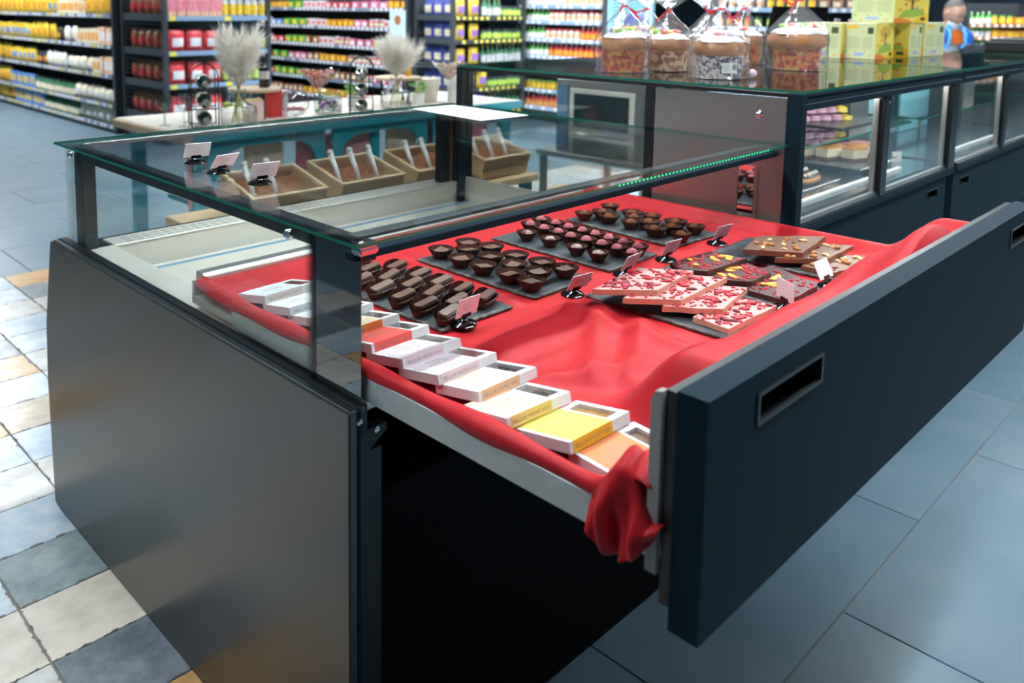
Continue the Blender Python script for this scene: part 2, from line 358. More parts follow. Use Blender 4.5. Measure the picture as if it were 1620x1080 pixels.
# steel interior
cpart(MB().box(.901,.985,1.15,2.455,.866,.884),'left_ledge',STEEL,bevel=.002)
cpart(MB().box(.985,2.46,2.445,2.54,.876,.884).box(.985,2.46,2.445,2.449,.80,.88),'rear_grille',STEEL,bevel=.001)
gs=MB()
for i in range(44):
    for j in range(3): gs.box(1.03+.0325*i,1.053+.0325*i,2.462+.024*j,2.467+.024*j,.8839,.8843)
o=cpart(gs,'grille_slots',M('slot_shadow',(.12,.14,.15),.7)); o['kind']='stuff'
cpart(MB().prism([(2.445,.80),(2.42,.795),(2.06,.845),(2.06,.835),(2.42,.782),(2.445,.785)],.985,2.46,'x'),'well_plate',STEEL)
cpart(MB().box(.985,2.46,2.408,2.416,.795,.803),'blue_channel',M('blue_anodised',(.28,.46,.66),.35,metal=.8))
cpart(MB().prism([(2.06,.835),(2.05,.888),(2.015,.888),(1.99,.852),(1.99,.835)],1.045,2.46,'x'),'extrusion',ALU,bevel=.001)
cpart(MB().box(.985,2.46,1.55,1.995,.845,.866),'white_plate',WHITE,bevel=.002)
cpart(MB().box(1.10,1.27,1.86,1.925,.8662,.8668),'rating_label',M('label_grey',(.22,.24,.25),.5))
cpart(MB().box(2.46,2.476,1.15,2.54,.70,.90),'right_lining',STEEL)
# drawer
dr=cpart(MB().box(.905,2.455,.53,1.80,.900,.918).box(.905,2.455,1.79,1.80,.918,.955).box(2.445,2.455,.53,1.80,.918,.955),'drawer',STEEL)
def dpart(mb,name,mat,**k):
    o=mb.build(name,mat,None,**k); o.parent=dr; return o
dpart(MB().box(.895,.905,.55,1.60,.900,.946),'side_rail',M('galvanised_rail',(.52,.55,.55),.45,metal=.6,noise=(30,.5),col2=(.42,.46,.48)),bevel=.001)
dpart(MB().prism([(.536,.88),(.552,.88),(.552,1.112),(.546,1.124),(.536,1.126)],.897,.911,'x'),'front_bracket',M('bracket_grey',(.34,.33,.31),.45))
dpart(MB().box(.904,2.462,.5195,.534,.84,1.128),'inner_liner',BLACK)
fx0,fx1,fz0,fz1=.900,2.466,.813,1.133
hs=[(1.030,1.228),(2.262,2.442)]; hz0,hz1=1.060,1.102
fp=MB()
xs=[fx0]+[q for h in hs for q in h]+[fx1]
fp.box(fx0,fx1,.475,.517,hz1,fz1).box(fx0,fx1,.475,.517,fz0,hz0)
for a,b in ((xs[0],xs[1]),(xs[2],xs[3]),(xs[4],xs[5])): fp.box(a,b,.475,.517,hz0,hz1)
dpart(fp,'drawer_front',ANTH)
for a,b in hs:
    h=dpart(MB().box(a,b,.512,.516,hz0,hz1).box(a-.003,a+.003,.473,.515,hz0-.002,hz1+.002).box(b-.003,b+.003,.473,.515,hz0-.002,hz1+.002).box(a,b,.473,.515,hz1-.003,hz1+.002).box(a,b,.473,.515,hz0-.002,hz0+.003),'pull_handle',BLACK)

# ------------------------------------------------------------------ red cloth lining the drawer
RED=M('red_satin_cloth',(.50,.010,.015),.50,spec=.22,sheen=.06,noise=(7,.35),col2=(.42,.008,.012))
ZC=.936
def smooth(a,b,x):
    q=max(0,min(1,(x-a)/(b-a))); return q*q*(3-2*q)
def bumpg(x,y,cx,cy,sx_,sy_): return math.exp(-((x-cx)/sx_)**2-((y-cy)/sy_)**2)
def ridge(x,y,ax,ay,bx,by,wd):
    dx,dy=bx-ax,by-ay; L2=dx*dx+dy*dy; q=max(0,min(1,((x-ax)*dx+(y-ay)*dy)/L2))
    return math.exp(-((x-ax-q*dx)**2+(y-ay-q*dy)**2)/wd**2)
def cloth_z(x,y):
    z=ZC
    free=smooth(1.10,1.16,x)*(1-smooth(1.49,1.56,x))*(1-smooth(1.08,1.17,y))      # bare cloth between boxes and bars
    z+=free*(.020*ridge(x,y,1.14,1.06,1.52,1.10,.05)+.016*ridge(x,y,1.20,.86,1.48,1.04,.026)+.016*ridge(x,y,1.24,.80,1.50,.95,.026)+.013*ridge(x,y,1.12,.93,1.34,.80,.024)+.012*ridge(x,y,1.42,1.12,1.46,.80,.022)
        +.002*math.sin(21*x+13*y+2*math.sin(9*y))+.0015*math.sin(34*y-11*x))
    z+=.006*ridge(x,y,1.40,1.22,1.42,1.62,.018)+.005*ridge(x,y,1.70,1.22,1.71,1.6,.014)
    f=smooth(.80,.655,y)*smooth(1.07,1.17,x); und=.010*math.sin(6.5*x+.7)+.006*math.sin(17*x)
    z+=f*(.112+und)
    z+=.085*bumpg(x,y,1.98,.56,.22,.06)*f
    z+=.030*bumpg(x,y,.945,.555,.04,.03)
    if x>2.40: z+=.03*smooth(2.40,2.45,x)
    z+=.012*smooth(1.72,1.79,y)
    if x<.945:
        q=smooth(.945,.905,x)
        z+=.014*math.sin(min(1,(.945-x)/.03)*PI)*(1-.6*f)-.004*q
    return z
NX,NY=190,150
cl=MB()
def cfn(u,v):
    x=.914+(2.447-.914)*u; y=.545+(1.795-.545)*v
    z=cloth_z(x,y)
    if v<.004: z=min(z,.96); y-=.004
    return (x,y,z)
cl.grid(cfn,NX,NY)
clo=cl.build('drawer_cloth',RED,smooth=180,label='bright red satin cloth lining the open drawer under the chocolates',cat='cloth')
md=clo.modifiers.new('thickness','SOLIDIFY'); md.thickness=.0015; md.offset=-1
# hem rolled over the left rail
hm=MB()
def hem(u,v):
    y=.60+1.17*u; a=-1.2+v*PI*1.35
    r=.0125+.002*math.sin(9*y)+.002*math.sin(23*y+1)
    cx=.908+.003*math.sin(7*y+1); cz=.952+.002*math.sin(11*y)+.02*smooth(.64,.60,y)
    return (cx-r*math.sin(a)*1.25,y,cz+r*math.cos(a)*1.2)
hm.grid(hem,110,12).build('hem_roll',RED,clo,smooth=180).modifiers.new('thickness','SOLIDIFY').thickness=.0012
# corner bunched up and hanging over the rail beside the front
def hang(u,v):
    y=.632-.104*u
    top=.958+.068*math.sin(PI*min(1,u*1.15))**1.2-.008*u
    bot=.905-.020*math.sin(2.6*u*PI/2)+.015*(1-smooth(.0,.35,u))+.018*smooth(.75,1,u)
    z=top+(bot-top)*v
    fold=.011*math.sin(2*PI*(1.9*u+.35*v)+.6)*smooth(.05,.5,v)+.006*math.sin(2*PI*(4.2*u-.6*v))*smooth(.2,.8,v)
    x=.902-.020*math.sin(PI*min(1,v*1.6)/2)+fold-.004
    if v<.12: x+=.03*(1-v/.12)
    return (min(x,.893 if v>.3 else 2),y,z)
MB().grid(hang,56,30).build('hanging_corner',RED,clo,smooth=180).modifiers.new('thickness','SOLIDIFY').thickness=.0012
def flap(u,v):
    y=.612-.068*u; x=.90+.085*v-.01*u
    z=.962+.046*math.sin(PI*u)**.8*math.sin(PI*(.15+.75*(1-v)))+.035*u*(1-v)
    return (x,y,z)
MB().grid(flap,20,20).build('folded_flap',RED,clo,smooth=180).modifiers.new('thickness','SOLIDIFY').thickness=.0012
# ------------------------------------------------------------------ slate boards
SLATE=M('slate_stone',(.028,.036,.045),.5,noise=(14,.9,6),col2=(.062,.072,.08),bump=(45,.35,.004))
SLEDGE=M('slate_edge',(.16,.155,.14),.8,noise=(60,.9),col2=(.03,.03,.03),bump=(90,.8,.004))
ZS=.9385
def slate(x0,x1,y0,y1,rz,label,seed):
    r=random.Random(seed); cx,cy=(x0+x1)/2,(y0+y1)/2; hx,hy=(x1-x0)/2,(y1-y0)/2
    out=[]
    def side(ax,ay,bx,by,n):
        for i in range(n):
            q=i/n; out.append((ax+(bx-ax)*q+r.uniform(-.0018,.0018),ay+(by-ay)*q+r.uniform(-.0018,.0018)))
    side(-hx,-hy,hx,-hy,16); side(hx,-hy,hx,hy,26); side(hx,hy,-hx,hy,16); side(-hx,hy,-hx,-hy,26)
    n=len(out); mb=MB()
    ins=[(u-.004*(1 if u>0 else -1)*(abs(u)>hx*.97)-r.uniform(0,.0025)*(1 if u>0 else -1),v-.004*(1 if v>0 else -1)*(abs(v)>hy*.97)-r.uniform(0,.0025)*(1 if v>0 else -1)) for u,v in out]
    vs=[(u,v,0) for u,v in out]+[(u*1.003,v*1.003,.004) for u,v in out]+[(u,v,.0065) for u,v in ins]
    mb.add(vs,[(i,(i+1)%n,n+(i+1)%n,n+i) for i in range(n)]+[(n+i,n+(i+1)%n,2*n+(i+1)%n,2*n+i) for i in range(n)],1)
    mb.add([(u,v,.0065) for u,v in ins],[tuple(range(n))],0)
    o=mb.build('slate_board',[SLATE,SLEDGE],label=label,cat='board'); o.location=(cx,cy,ZS); o.rotation_euler=(0,0,rz); return o
slate(1.150,1.367,1.197,1.60,0,'slate board under the long dark chocolates beside the boxes',1)
slate(1.442,1.662,1.20,1.60,0,'slate board under the square topped chocolates in cups',2)
slate(1.742,1.962,1.205,1.61,.0,'slate board under the dusty pink truffles',3)
slate(2.065,2.290,1.205,1.60,-.05,'slate board under the brown cocoa truffles, farthest of the back row',4)
slate(1.548,1.772,.785,1.134,0,'slate board under the pink berry bars',5)
slate(1.812,2.046,.785,1.13,0,'slate board under the dark bars with orange slices',6)
slate(2.092,2.315,.785,1.12,0,'slate board under the milk chocolate nut bars',7)
ZT=ZS+.0065

# ------------------------------------------------------------------ filled paper cups
CUP=M('brown_pleated_paper',(.060,.014,.008),.42,noise=(40,.5),col2=(.10,.024,.012))
CHOC=M('dark_chocolate',(.045,.017,.011),.30,spec=.5)
CHOCT=M('milky_chocolate_top',(.17,.088,.06),.35,noise=(120,.4),col2=(.13,.065,.045))
PINKT=M('pink_dusted_chocolate',(.50,.15,.165),.8,noise=(90,.8),col2=(.36,.075,.09),bump=(300,.4,.002))
PINKG=M('glossy_marbled_chocolate',(.16,.035,.03),.12,noise=(55,.8),col2=(.60,.48,.42))
COCOA=M('cocoa_dust',(.21,.062,.018),.9,noise=(110,.7),col2=(.13,.035,.012),bump=(300,.5,.002))
def cup_round(rb,rt,h,n=30):
    mb=MB(); n2=n*2
    def w(a,j): return 1+.05*(j/3.)*(1 if int(round(a/(2*PI)*n2))%2 else -1)
    mb.lathe([(rb,0),(rb+(rt-rb)*.35,h*.4),(rb+(rt-rb)*.72,h*.75),(rt,h)],n2,wob=w,cap=False)
    mb.lathe([(.001,.0004),(rb,.0004)],n2,cap=False)
    return mb.mesh('paper_cup',CUP)
def cup_long(L,W,h,n=64):
    mb=MB(); prof=[(.62,.80,0),(.80,.90,.4),(.94,.97,.75),(1.05,1.02,1.0)]
    vs=[];fs=[]
    for j,(sw,sl,q) in enumerate(prof):
        for i in range(n):
            a=2*PI*i/n; k=1+.05*q*(1 if i%2 else -1)
            ca,sa=math.cos(a),math.sin(a)
            x=L/2*sl*math.copysign(abs(ca)**.75,ca)*k; y=W/2*sw*math.copysign(abs(sa)**.85,sa)*k
            lift=1.0 if j<3 else (.62+.75*max(0,sa))
            vs.append((x,y,h*q*lift))
    for j in range(3):
        for i in range(n): fs.append((j*n+i,j*n+(i+1)%n,(j+1)*n+(i+1)%n,(j+1)*n+i))
    fs.append(tuple(range(n-1,-1,-1)))
    return mb.add(vs,fs).mesh('paper_cup',CUP)
C_RT=cup_round(.0145,.0290,.027); C_SQ=cup_round(.0185,.0340,.027,34); C_LG=cup_long(.088,.040,.024)
truffle=MB().ball((0,0,0),(.0155,.0155,.0145),16,10)
T_PINK=truffle.mesh('truffle',PINKT,smooth=180); T_COCO=truffle.mesh('truffle',COCOA,smooth=180)
T_GLOS=MB().lathe([(.001,-.012),(.013,-.010),(.016,0),(.0145,.007),(.008,.011),(.001,.012)],18).mesh('truffle',PINKG,smooth=180)
sqm=MB().box(-.020,.020,-.0155,.0155,-.010,.0085).mesh('square_praline',CHOC,bevel=.0035,seg=2)
sqt=MB().box(-.0185,.0185,-.0140,.0140,.0075,.0092).mesh('milky_top',CHOCT,bevel=.001)
ec=MB()
def eclair(mb,m,x,w,z0,z1): mb.prism([(-x,-w*.3),(-x*.93,-w*.8),(-x*.8,-w),(x*.8,-w),(x*.93,-w*.8),(x,-w*.3),(x,w*.3),(x*.93,w*.8),(x*.8,w),(-x*.8,w),(-x*.93,w*.8),(-x,w*.3)],z0,z1,'z',m)
eclair(ec,0,.0385,.0125,-.014,.008); ecm=ec.mesh('long_praline',CHOC,bevel=.002,seg=2)
ec=MB(); eclair(ec,0,.037,.0095,.007,.0100); ect=ec.mesh('milky_top',CHOCT,bevel=.0015)
def rows(pts,gap=.03):
    """sort points into rows by x, front to back within a row"""
    xs=sorted(set(round(p[0],3) for p in pts)); rw=[]
    for p in sorted(pts):
        for r in rw:
            if abs(sum(q[0] for q in r)/len(r)-p[0])<gap: r.append(p); break
        else: rw.append([p])
    return [sorted(r,key=lambda q:q[1]) for r in rw]
RN={1:['only'],2:['left','right'],3:['left','middle','right'],4:['leftmost','inner left','inner right','rightmost']}
def fill(pts,desc,group,maker):
    rw=rows(pts)
    for a,r in enumerate(rw):
        for b,p in enumerate(r):
            lab='%s, %s from the front, %s row'%(desc,ORD[b],RN[min(4,len(rw))][min(a,3)])
            t=thing('praline',lab,'chocolate',(p[0],p[1],ZT),rnd.uniform(-.08,.08)+(.27 if maker is mk_long else 0),group); maker(t,p,b)
def mk_long(t,p,b):
    inst('paper_cup',C_LG,t,rot=(rnd.uniform(-.08,.02),0,0)); c=inst('long_praline',ecm,t,(0,-.001,.0185),rot=(rnd.uniform(.1,.4),rnd.uniform(-.04,.04),0)); inst('milky_top',ect,c)
fill([(1.187,1.437),(1.187,1.362),(1.188,1.290),(1.192,1.222),(1.250,1.487),(1.254,1.410),(1.252,1.335),(1.254,1.262),(1.315,1.535),(1.318,1.452),(1.318,1.378),(1.318,1.306),(1.322,1.238),(1.187,1.515),(1.252,1.565)],
     'long dark chocolate in a brown pleated cup','long chocolates on the first slate',mk_long)
def mk_sq(t,p,b):
    inst('paper_cup',C_SQ,t); c=inst('square_praline',sqm,t,(0,0,.014),rot=(rnd.uniform(-.1,.2),rnd.uniform(-.1,.1),rnd.uniform(-.3,.3))); inst('milky_top',sqt,c)
fill([(1.492,1.56),(1.594,1.562),(1.548,1.515),(1.612,1.492),(1.478,1.472),(1.545,1.432),(1.604,1.398),(1.476,1.392),(1.540,1.350),(1.608,1.314),(1.478,1.306),(1.541,1.272),(1.610,1.244),(1.474,1.236)],
     'square milky topped chocolate in a brown cup','square chocolates on the second slate',mk_sq)
def mk_pk(t,p,b):
    inst('paper_cup',C_RT,t); inst('truffle',T_GLOS if p[0]<1.82 else T_PINK,t,(0,0,.0195 if p[0]>1.82 else .0185),rot=(0,0,rnd.uniform(0,6)))
PK=[(1.872,1.577),(1.940,1.594),(1.868,1.522),(1.938,1.536),(1.79,1.520),(1.932,1.483),(1.866,1.469),(1.930,1.432),(1.79,1.437),(1.858,1.418),(1.928,1.385),(1.860,1.366),(1.922,1.335),(1.782,1.339),(1.860,1.314),(1.918,1.284),(1.857,1.263),(1.910,1.233),(1.780,1.268),(1.852,1.213)]
fill([p for p in PK if p[0]>1.82],'dusty pink truffle in a brown pleated cup','pink truffles on the third slate',mk_pk)
fill([p for p in PK if p[0]<1.82],'glossy marbled chocolate in a brown cup','glossy chocolates on the third slate',mk_pk)
def mk_co(t,p,b):
    inst('paper_cup',C_SQ if b%2 else C_RT,t); inst('truffle',T_COCO,t,(0,0,.0185),rot=(0,0,rnd.uniform(0,6)))
fill([(2.097,1.551),(2.240,1.556),(2.160,1.526),(2.126,1.481),(2.222,1.460),(2.177,1.425),(2.118,1.395),(2.229,1.395),(2.161,1.361),(2.105,1.304),(2.223,1.308),(2.162,1.283),(2.212,1.238),(2.108,1.222)],
     'round cocoa dusted truffle in a brown cup','cocoa truffles on the fourth slate',mk_co)

# ------------------------------------------------------------------ chocolate bars with toppings
PINKB=M('ruby_white_chocolate',(.60,.27,.25),.5,noise=(260,.6,2),col2=(.70,.43,.40))
PINKS=M('ruby_bar_side',(.78,.42,.28),.5,noise=(400,.5),col2=(.60,.27,.20))
DARKB=M('dark_bar',(.060,.026,.024),.45,noise=(90,.6),col2=(.10,.045,.045))
MILKB=M('milk_chocolate_bar',(.17,.080,.045),.42,noise=(80,.5),col2=(.12,.055,.032))
BERRY=M('dried_berry',(.58,.014,.03),.4,noise=(80,.8),col2=(.34,.006,.016),bump=(200,.5,.003))
BERRYD=M('dried_cranberry',(.18,.010,.02),.4)
CRUMB=M('berry_crumbs',(.55,.03,.07),.6)
ORNG=M('dried_orange_slice',(.80,.36,.03),.5,noise=(60,.6),col2=(.88,.55,.12))
NUT=M('roasted_hazelnut',(.50,.20,.05),.4,noise=(60,.6),col2=(.36,.13,.03))
CASH=M('cashew',(.80,.58,.30),.5)
def blob(seed,rx,ry,rz,mat,name,n=8,h=5):
    r=random.Random(seed); mb=MB().ball((0,0,0),(rx,ry,rz),n,h)
    mb.v=[(x*(1+r.uniform(-.25,.25)),y*(1+r.uniform(-.25,.25)),z*(1+r.uniform(-.2,.2))) for x,y,z in mb.v]
    return mb.mesh(name,mat,smooth=180)
BL=[blob(i,.010,.0075,.0028,BERRY,'berry') for i in range(5)]+[blob(9,.0065,.005,.003,BERRYD,'berry'),blob(10,.009,.005,.003,BERRYD,'berry')]
BS=[blob(20+i,.0036,.003,.0016,BERRY,'berry_crumb',6,4) for i in range(3)]
NB=[blob(30+i,.0085,.0068,.0055,NUT,'hazelnut') for i in range(3)]
cs=MB().tube([(.010*math.cos(a),.008*math.sin(a),.001) for a in [i*.42 for i in range(9)]],[.0015,.003,.004,.0044,.0042,.0044,.004,.003,.0012],8); CSH=cs.mesh('cashew',CASH,smooth=180)
os_=MB().prism([(.021*math.cos(a),.021*math.sin(a)*.8) for a in [i*PI/10 for i in range(11)]],-.0015,.0022); ORM=os_.mesh('orange_slice',ORNG,bevel=.0008)
def inside(poly,x,y,mar):
    n=len(poly); s=None
    for i in range(n):
        ax,ay=poly[i]; bx,by=poly[(i+1)%n]; L=math.hypot(bx-ax,by-ay)
        d=((bx-ax)*(y-ay)-(by-ay)*(x-ax))/L
        if d<mar: return False
    return True
def bar(poly,z1,th,mats,label,kind,seed,tilt=0):
    r=random.Random(seed); cx=sum(p[0] for p in poly)/len(poly); cy=sum(p[1] for p in poly)/len(poly)
    pl=[(x-cx,y-cy) for x,y in poly]
    t=thing('chocolate_bar',label,'chocolate bar',(cx,cy,z1-th)); t.rotation_euler=(tilt,0,0)
    rg=[]
    for i in range(len(pl)):
        (ax,ay),(bx,by)=pl[i],pl[(i+1)%len(pl)]
        for k in range(6):
            q=k/6; j=0 if k==0 else r.uniform(-.0016,.0016); rg.append((ax+(bx-ax)*q+j,ay+(by-ay)*q+j))
    mb=MB(); n=len(rg); mb.add([(x,y,0) for x,y in rg]+[(x,y,th) for x,y in rg],[tuple(range(n-1,-1,-1))]+[(i,(i+1)%n,n+(i+1)%n,n+i) for i in range(n)],1); mb.add([(x,y,th) for x,y in rg],[tuple(range(n))],0)
    mb.build('slab',mats,t)
    xs=[p[0] for p in pl]; ys=[p[1] for p in pl]
    def spot(mar):
        for _ in range(60):
            x=r.uniform(min(xs),max(xs)); y=r.uniform(min(ys),max(ys))
            if inside(pl,x,y,mar): return x,y
        return 0,0
    def put(me,n,mar,dz,sc=(.8,1.2),pitch=.15):
        for _ in range(n):
            x,y=spot(mar); s=r.uniform(*sc); inst(me.name.split('.')[0] if False else NAMES[me.name],r.choice(POOL[me.name]),t,(x,y,th+dz),(r.uniform(-pitch,pitch),r.uniform(-pitch,pitch),r.uniform(0,6.3)),(s,s,s))
    if kind=='pink': put(BL[0],26,.007,.001,(.6,1.6)); put(BS[0],75,.004,.0005,(.8,1.9))
    if kind=='dark': put(ORM,5,.016,.001,(.8,1.1)); put(BS[0],60,.004,.0005,(1.,2.)); put(BL[0],9,.008,.001,(.4,.7))
    if kind=='nut': put(NB[0],10,.010,.002); put(CSH,5,.012,.001,(.8,1.0)); put(BL[5],4,.008,.001,(.6,.9))
    return t
POOL={}; NAMES={}
for lst,nm in ((BL[:],'berry'),(BS,'berry_crumb'),(NB,'hazelnut'),([CSH],'cashew'),([ORM],'orange_slice'),(BL[5:],'raisin')):
    pass
def reg(key,lst,nm): POOL[key.name]=lst; NAMES[key.name]=nm
reg(BL[0],BL,'berry'); reg(BS[0],BS,'berry_crumb'); reg(NB[0],NB,'hazelnut'); reg(CSH,[CSH],'cashew'); reg(ORM,[ORM],'orange_slice'); reg(BL[5],BL[5:],'raisin')
pm=[PINKB,PINKS]
bar([(1.575,.877),(1.566,.792),(1.774,.789),(1.76,.885)],.9572,.0118,pm,'pale pink berry bar nearest the drawer front, lowest of its pile','pink',1)
bar([(1.549,.935),(1.63,.839),(1.804,.872),(1.735,.972)],.9700,.0125,pm,'pale pink berry bar, second from the drawer front in its pile','pink',2)
bar([(1.498,1.0),(1.582,.910),(1.800,.920),(1.72,1.02)],.9830,.0125,pm,'pale pink berry bar, third from the drawer front in its pile','pink',3)
bar([(1.464,1.056),(1.565,.958),(1.750,.978),(1.672,1.076)],.9960,.0125,pm,'pale pink berry bar lying on top of its pile','pink',4)
dm=[DARKB,DARKB]
bar([(1.822,.878),(1.818,.785),(1.975,.785),(2.057,.929),(1.95,.95)],.9575,.012,dm,'large dark bar with orange slices, lowest of the dark pile','dark',5)
bar([(1.80,.950),(1.853,.886),(1.951,.887),(1.985,.965),(1.86,1.00)],.9700,.012,dm,'dark bar with orange slices in the middle of its pile','dark',6)
bar([(1.775,1.03),(1.805,.975),(1.98,.963),(1.962,1.055),(1.80,1.07)],.9830,.012,dm,'dark bar with orange slices topmost and farthest from the drawer front','dark',7)
nm_=[MILKB,M('milk_bar_side',(.20,.075,.035),.4,noise=(300,.6),col2=(.30,.14,.08))]
bar([(2.105,.88),(2.107,.80),(2.17,.787),(2.306,.789),(2.28,.88)],.9575,.012,nm_,'milk chocolate nut bar, lowest of its pile','nut',8)
bar([(2.074,.935),(2.171,.843),(2.354,.846),(2.27,.95)],.9700,.012,nm_,'milk chocolate nut bar in the middle of its pile','nut',9)
bar([(2.044,1.005),(2.129,.888),(2.337,.915),(2.20,1.04)],.9840,.0135,nm_,'milk chocolate nut bar topmost of its pile','nut',10)

# ------------------------------------------------------------------ price card holders
HOLD=M('glossy_black_plastic',(.006,.006,.007),.12,spec=.6)
hb=MB().lathe([(.0275,0),(.028,.002),(.024,.006),(.010,.0095),(.006,.012),(.0035,.016),(.0035,.020),(.001,.0205)],24).mesh('base',HOLD,smooth=50)
hc=MB().box(-.013,.013,-.004,.003,.018,.027).mesh('clip',HOLD,bevel=.001)
cardm=MB().box(-.032,.032,-.0006,.0006,.021,.065).mesh('card',CARDP); cardw=MB().box(-.033,.033,-.0006,.0006,.021,.066).mesh('card',PAPER)
sc_=MB()
for i,(a,b,z) in enumerate([(-.016,.008,.049),(-.014,.013,.044),(-.016,.004,.039)]): sc_.box(a,b,-.0009,-.0007,z,z+.0009)
scm=sc_.mesh('faint_writing',M('faint_ink',(.55,.42,.45),.8))
def holder(x,y,z,rz,label,white=False,lean=.28,roll=0,write=True):
    t=thing('price_card_holder',label,'price card',(x,y,z),rz)
    inst('base',hb,t); inst('clip',hc,t,rot=(lean*-1,0,0))
    c=inst('card',cardw if white else cardm,t,(0,-.001,.0),rot=(-lean,roll,0))
    if write: inst('writing',scm,c)
    return t
holder(1.205,1.190,ZT,.02,'pink price card on a black foot before the long chocolates',lean=-.25)
holder(1.541,1.166,ZC+.001,-.12,'pink price card on a black foot before the square chocolates',lean=-.5)
holder(1.757,1.172,ZC+.001,.02,'pink price card on a black foot before the pink truffles',lean=-.45)
holder(1.946,1.170,ZC+.001,-.08,'pink price card on a black foot between the pink and cocoa truffles',lean=-.4)
holder(2.194,1.158,ZC+.001,-.12,'pink price card on a black foot before the cocoa truffles',lean=-.4)
holder(2.030,.778,ZT,-.05,'white price card clipped up beside the drawer front behind the dark bars',True,lean=.45,write=False)
holder(1.795,.782,ZT,1.0,'pale price card standing edge on beside the pink bars',False,lean=0,write=False)
holder(1.010,1.975,1.1985,-.18,'small white price card on a black foot on the glass, farthest of three',True,lean=-.55)
holder(.992,1.822,1.1985,.12,'small white price card on a black foot on the glass, middle of three',True,lean=-.7)
holder(1.000,1.645,1.1985,-.12,'small white price card with a handwritten mark on the glass, nearest of three',True,lean=-.6)
# printed sheet lying on the canopy
t=thing('price_sheet','large white printed price sheet lying on the glass canopy','paper sheet',(2.30,2.275,1.1985),0)
MB().add([(-.13,-.205,0),(.12,-.215,0),(.135,.205,0),(-.085,.215,0),(-.13,-.205,.0006),(.12,-.215,.0006),(.135,.205,.0006),(-.085,.215,.0006)],[(3,2,1,0),(4,5,6,7),(0,1,5,4),(1,2,6,5),(2,3,7,6),(3,0,4,7)]).build('sheet',PAPER,t)
ln=MB()
for i in range(9):
    for j in range(2): ln.box(-.075+.095*j+.005*(i%3),-.02+.095*j+.004*(i%2),-.17+.04*i,-.163+.04*i,.0006,.0009)
o=ln.build('print',M('faint_red_print',(.72,.42,.40),.8),t)

# ------------------------------------------------------------------ chocolate boxes in a shingled line
BX=.146; BD=.105; BH=.0175
body=MB().box(0,BX,0,BD,0,BH*.35).box(0,.106,0,BD,BH*.35,BH).box(.136,BX,0,BD,BH*.35,BH).box(.106,.136,0,.014,BH*.35,BH).box(.106,.136,BD-.014,BD,BH*.35,BH)
BODY=body.mesh('box_body',M('white_carton',(.78,.77,.78),.5))
WIN=MB().box(.106,.136,.014,BD-.014,BH*.35,BH*.62)
WM=[WIN.mesh('window_chocolate',M('chocolate_in_window_%d'%i,c,.3,noise=(70,.8),col2=c2)) for i,(c,c2) in enumerate([((.12,.045,.025),(.45,.28,.18)),((.62,.28,.02),(.80,.50,.20)),((.06,.03,.02),(.16,.12,.10))])]
FILM=MB().box(.105,.137,.013,BD-.013,BH-.0008,BH-.0002).mesh('window_film',GLASS('window_film',(.97,.97,.97),.9,.06))
def sleeve(i,top,side):
    mb=MB(); e=.0006
    mb.add([(.022,-e,-e),(.100,-e,-e),(.100,-e,BH+e),(.022,-e,BH+e)],[(0,1,2,3)],1)
    mb.add([(.007,-e,BH+e),(.100,-e,BH+e),(.100,BD+e,BH+e),(.007,BD+e,BH+e)],[(0,1,2,3)],0)
    mb.add([(.007,-e,-e),(.022,-e,-e),(.022,-e,BH+e),(.007,-e,BH+e)],[(0,1,2,3)],1)
    mb.add([(.100,BD+e,-e),(-e,BD+e,-e),(-e,BD+e,BH+e),(.100,BD+e,BH+e)],[(0,1,2,3)],1)
    return mb.mesh('sleeve',[M('sleeve_top_%d'%i,top,.55),M('sleeve_side_%d'%i,side,.55)])
TXT=text_mesh('100% CACAO BUTTER',.0085,mat=M('grey_brown_ink',(.28,.20,.18),.7))
tx=MB()
for i,(a,b,v) in enumerate([(-.028,.022,.010),(-.024,.026,.0),(-.026,.014,-.010),(-.022,.018,-.020)]):
    for k in range(int((b-a)/.0048)): tx.add([(a+.0048*k,v,0),(a+.0048*k+.0034,v,0),(a+.0048*k+.0034,v+.0036,0),(a+.0048*k,v+.0036,0)],[(0,1,2,3)])
tx.lathe([(.0055,0),(.0065,0)],14,(.0,.030,0),cap=False)
TX2=tx.mesh('faint_print',M('pale_ink',(.55,.42,.38),.7,alpha=.45))
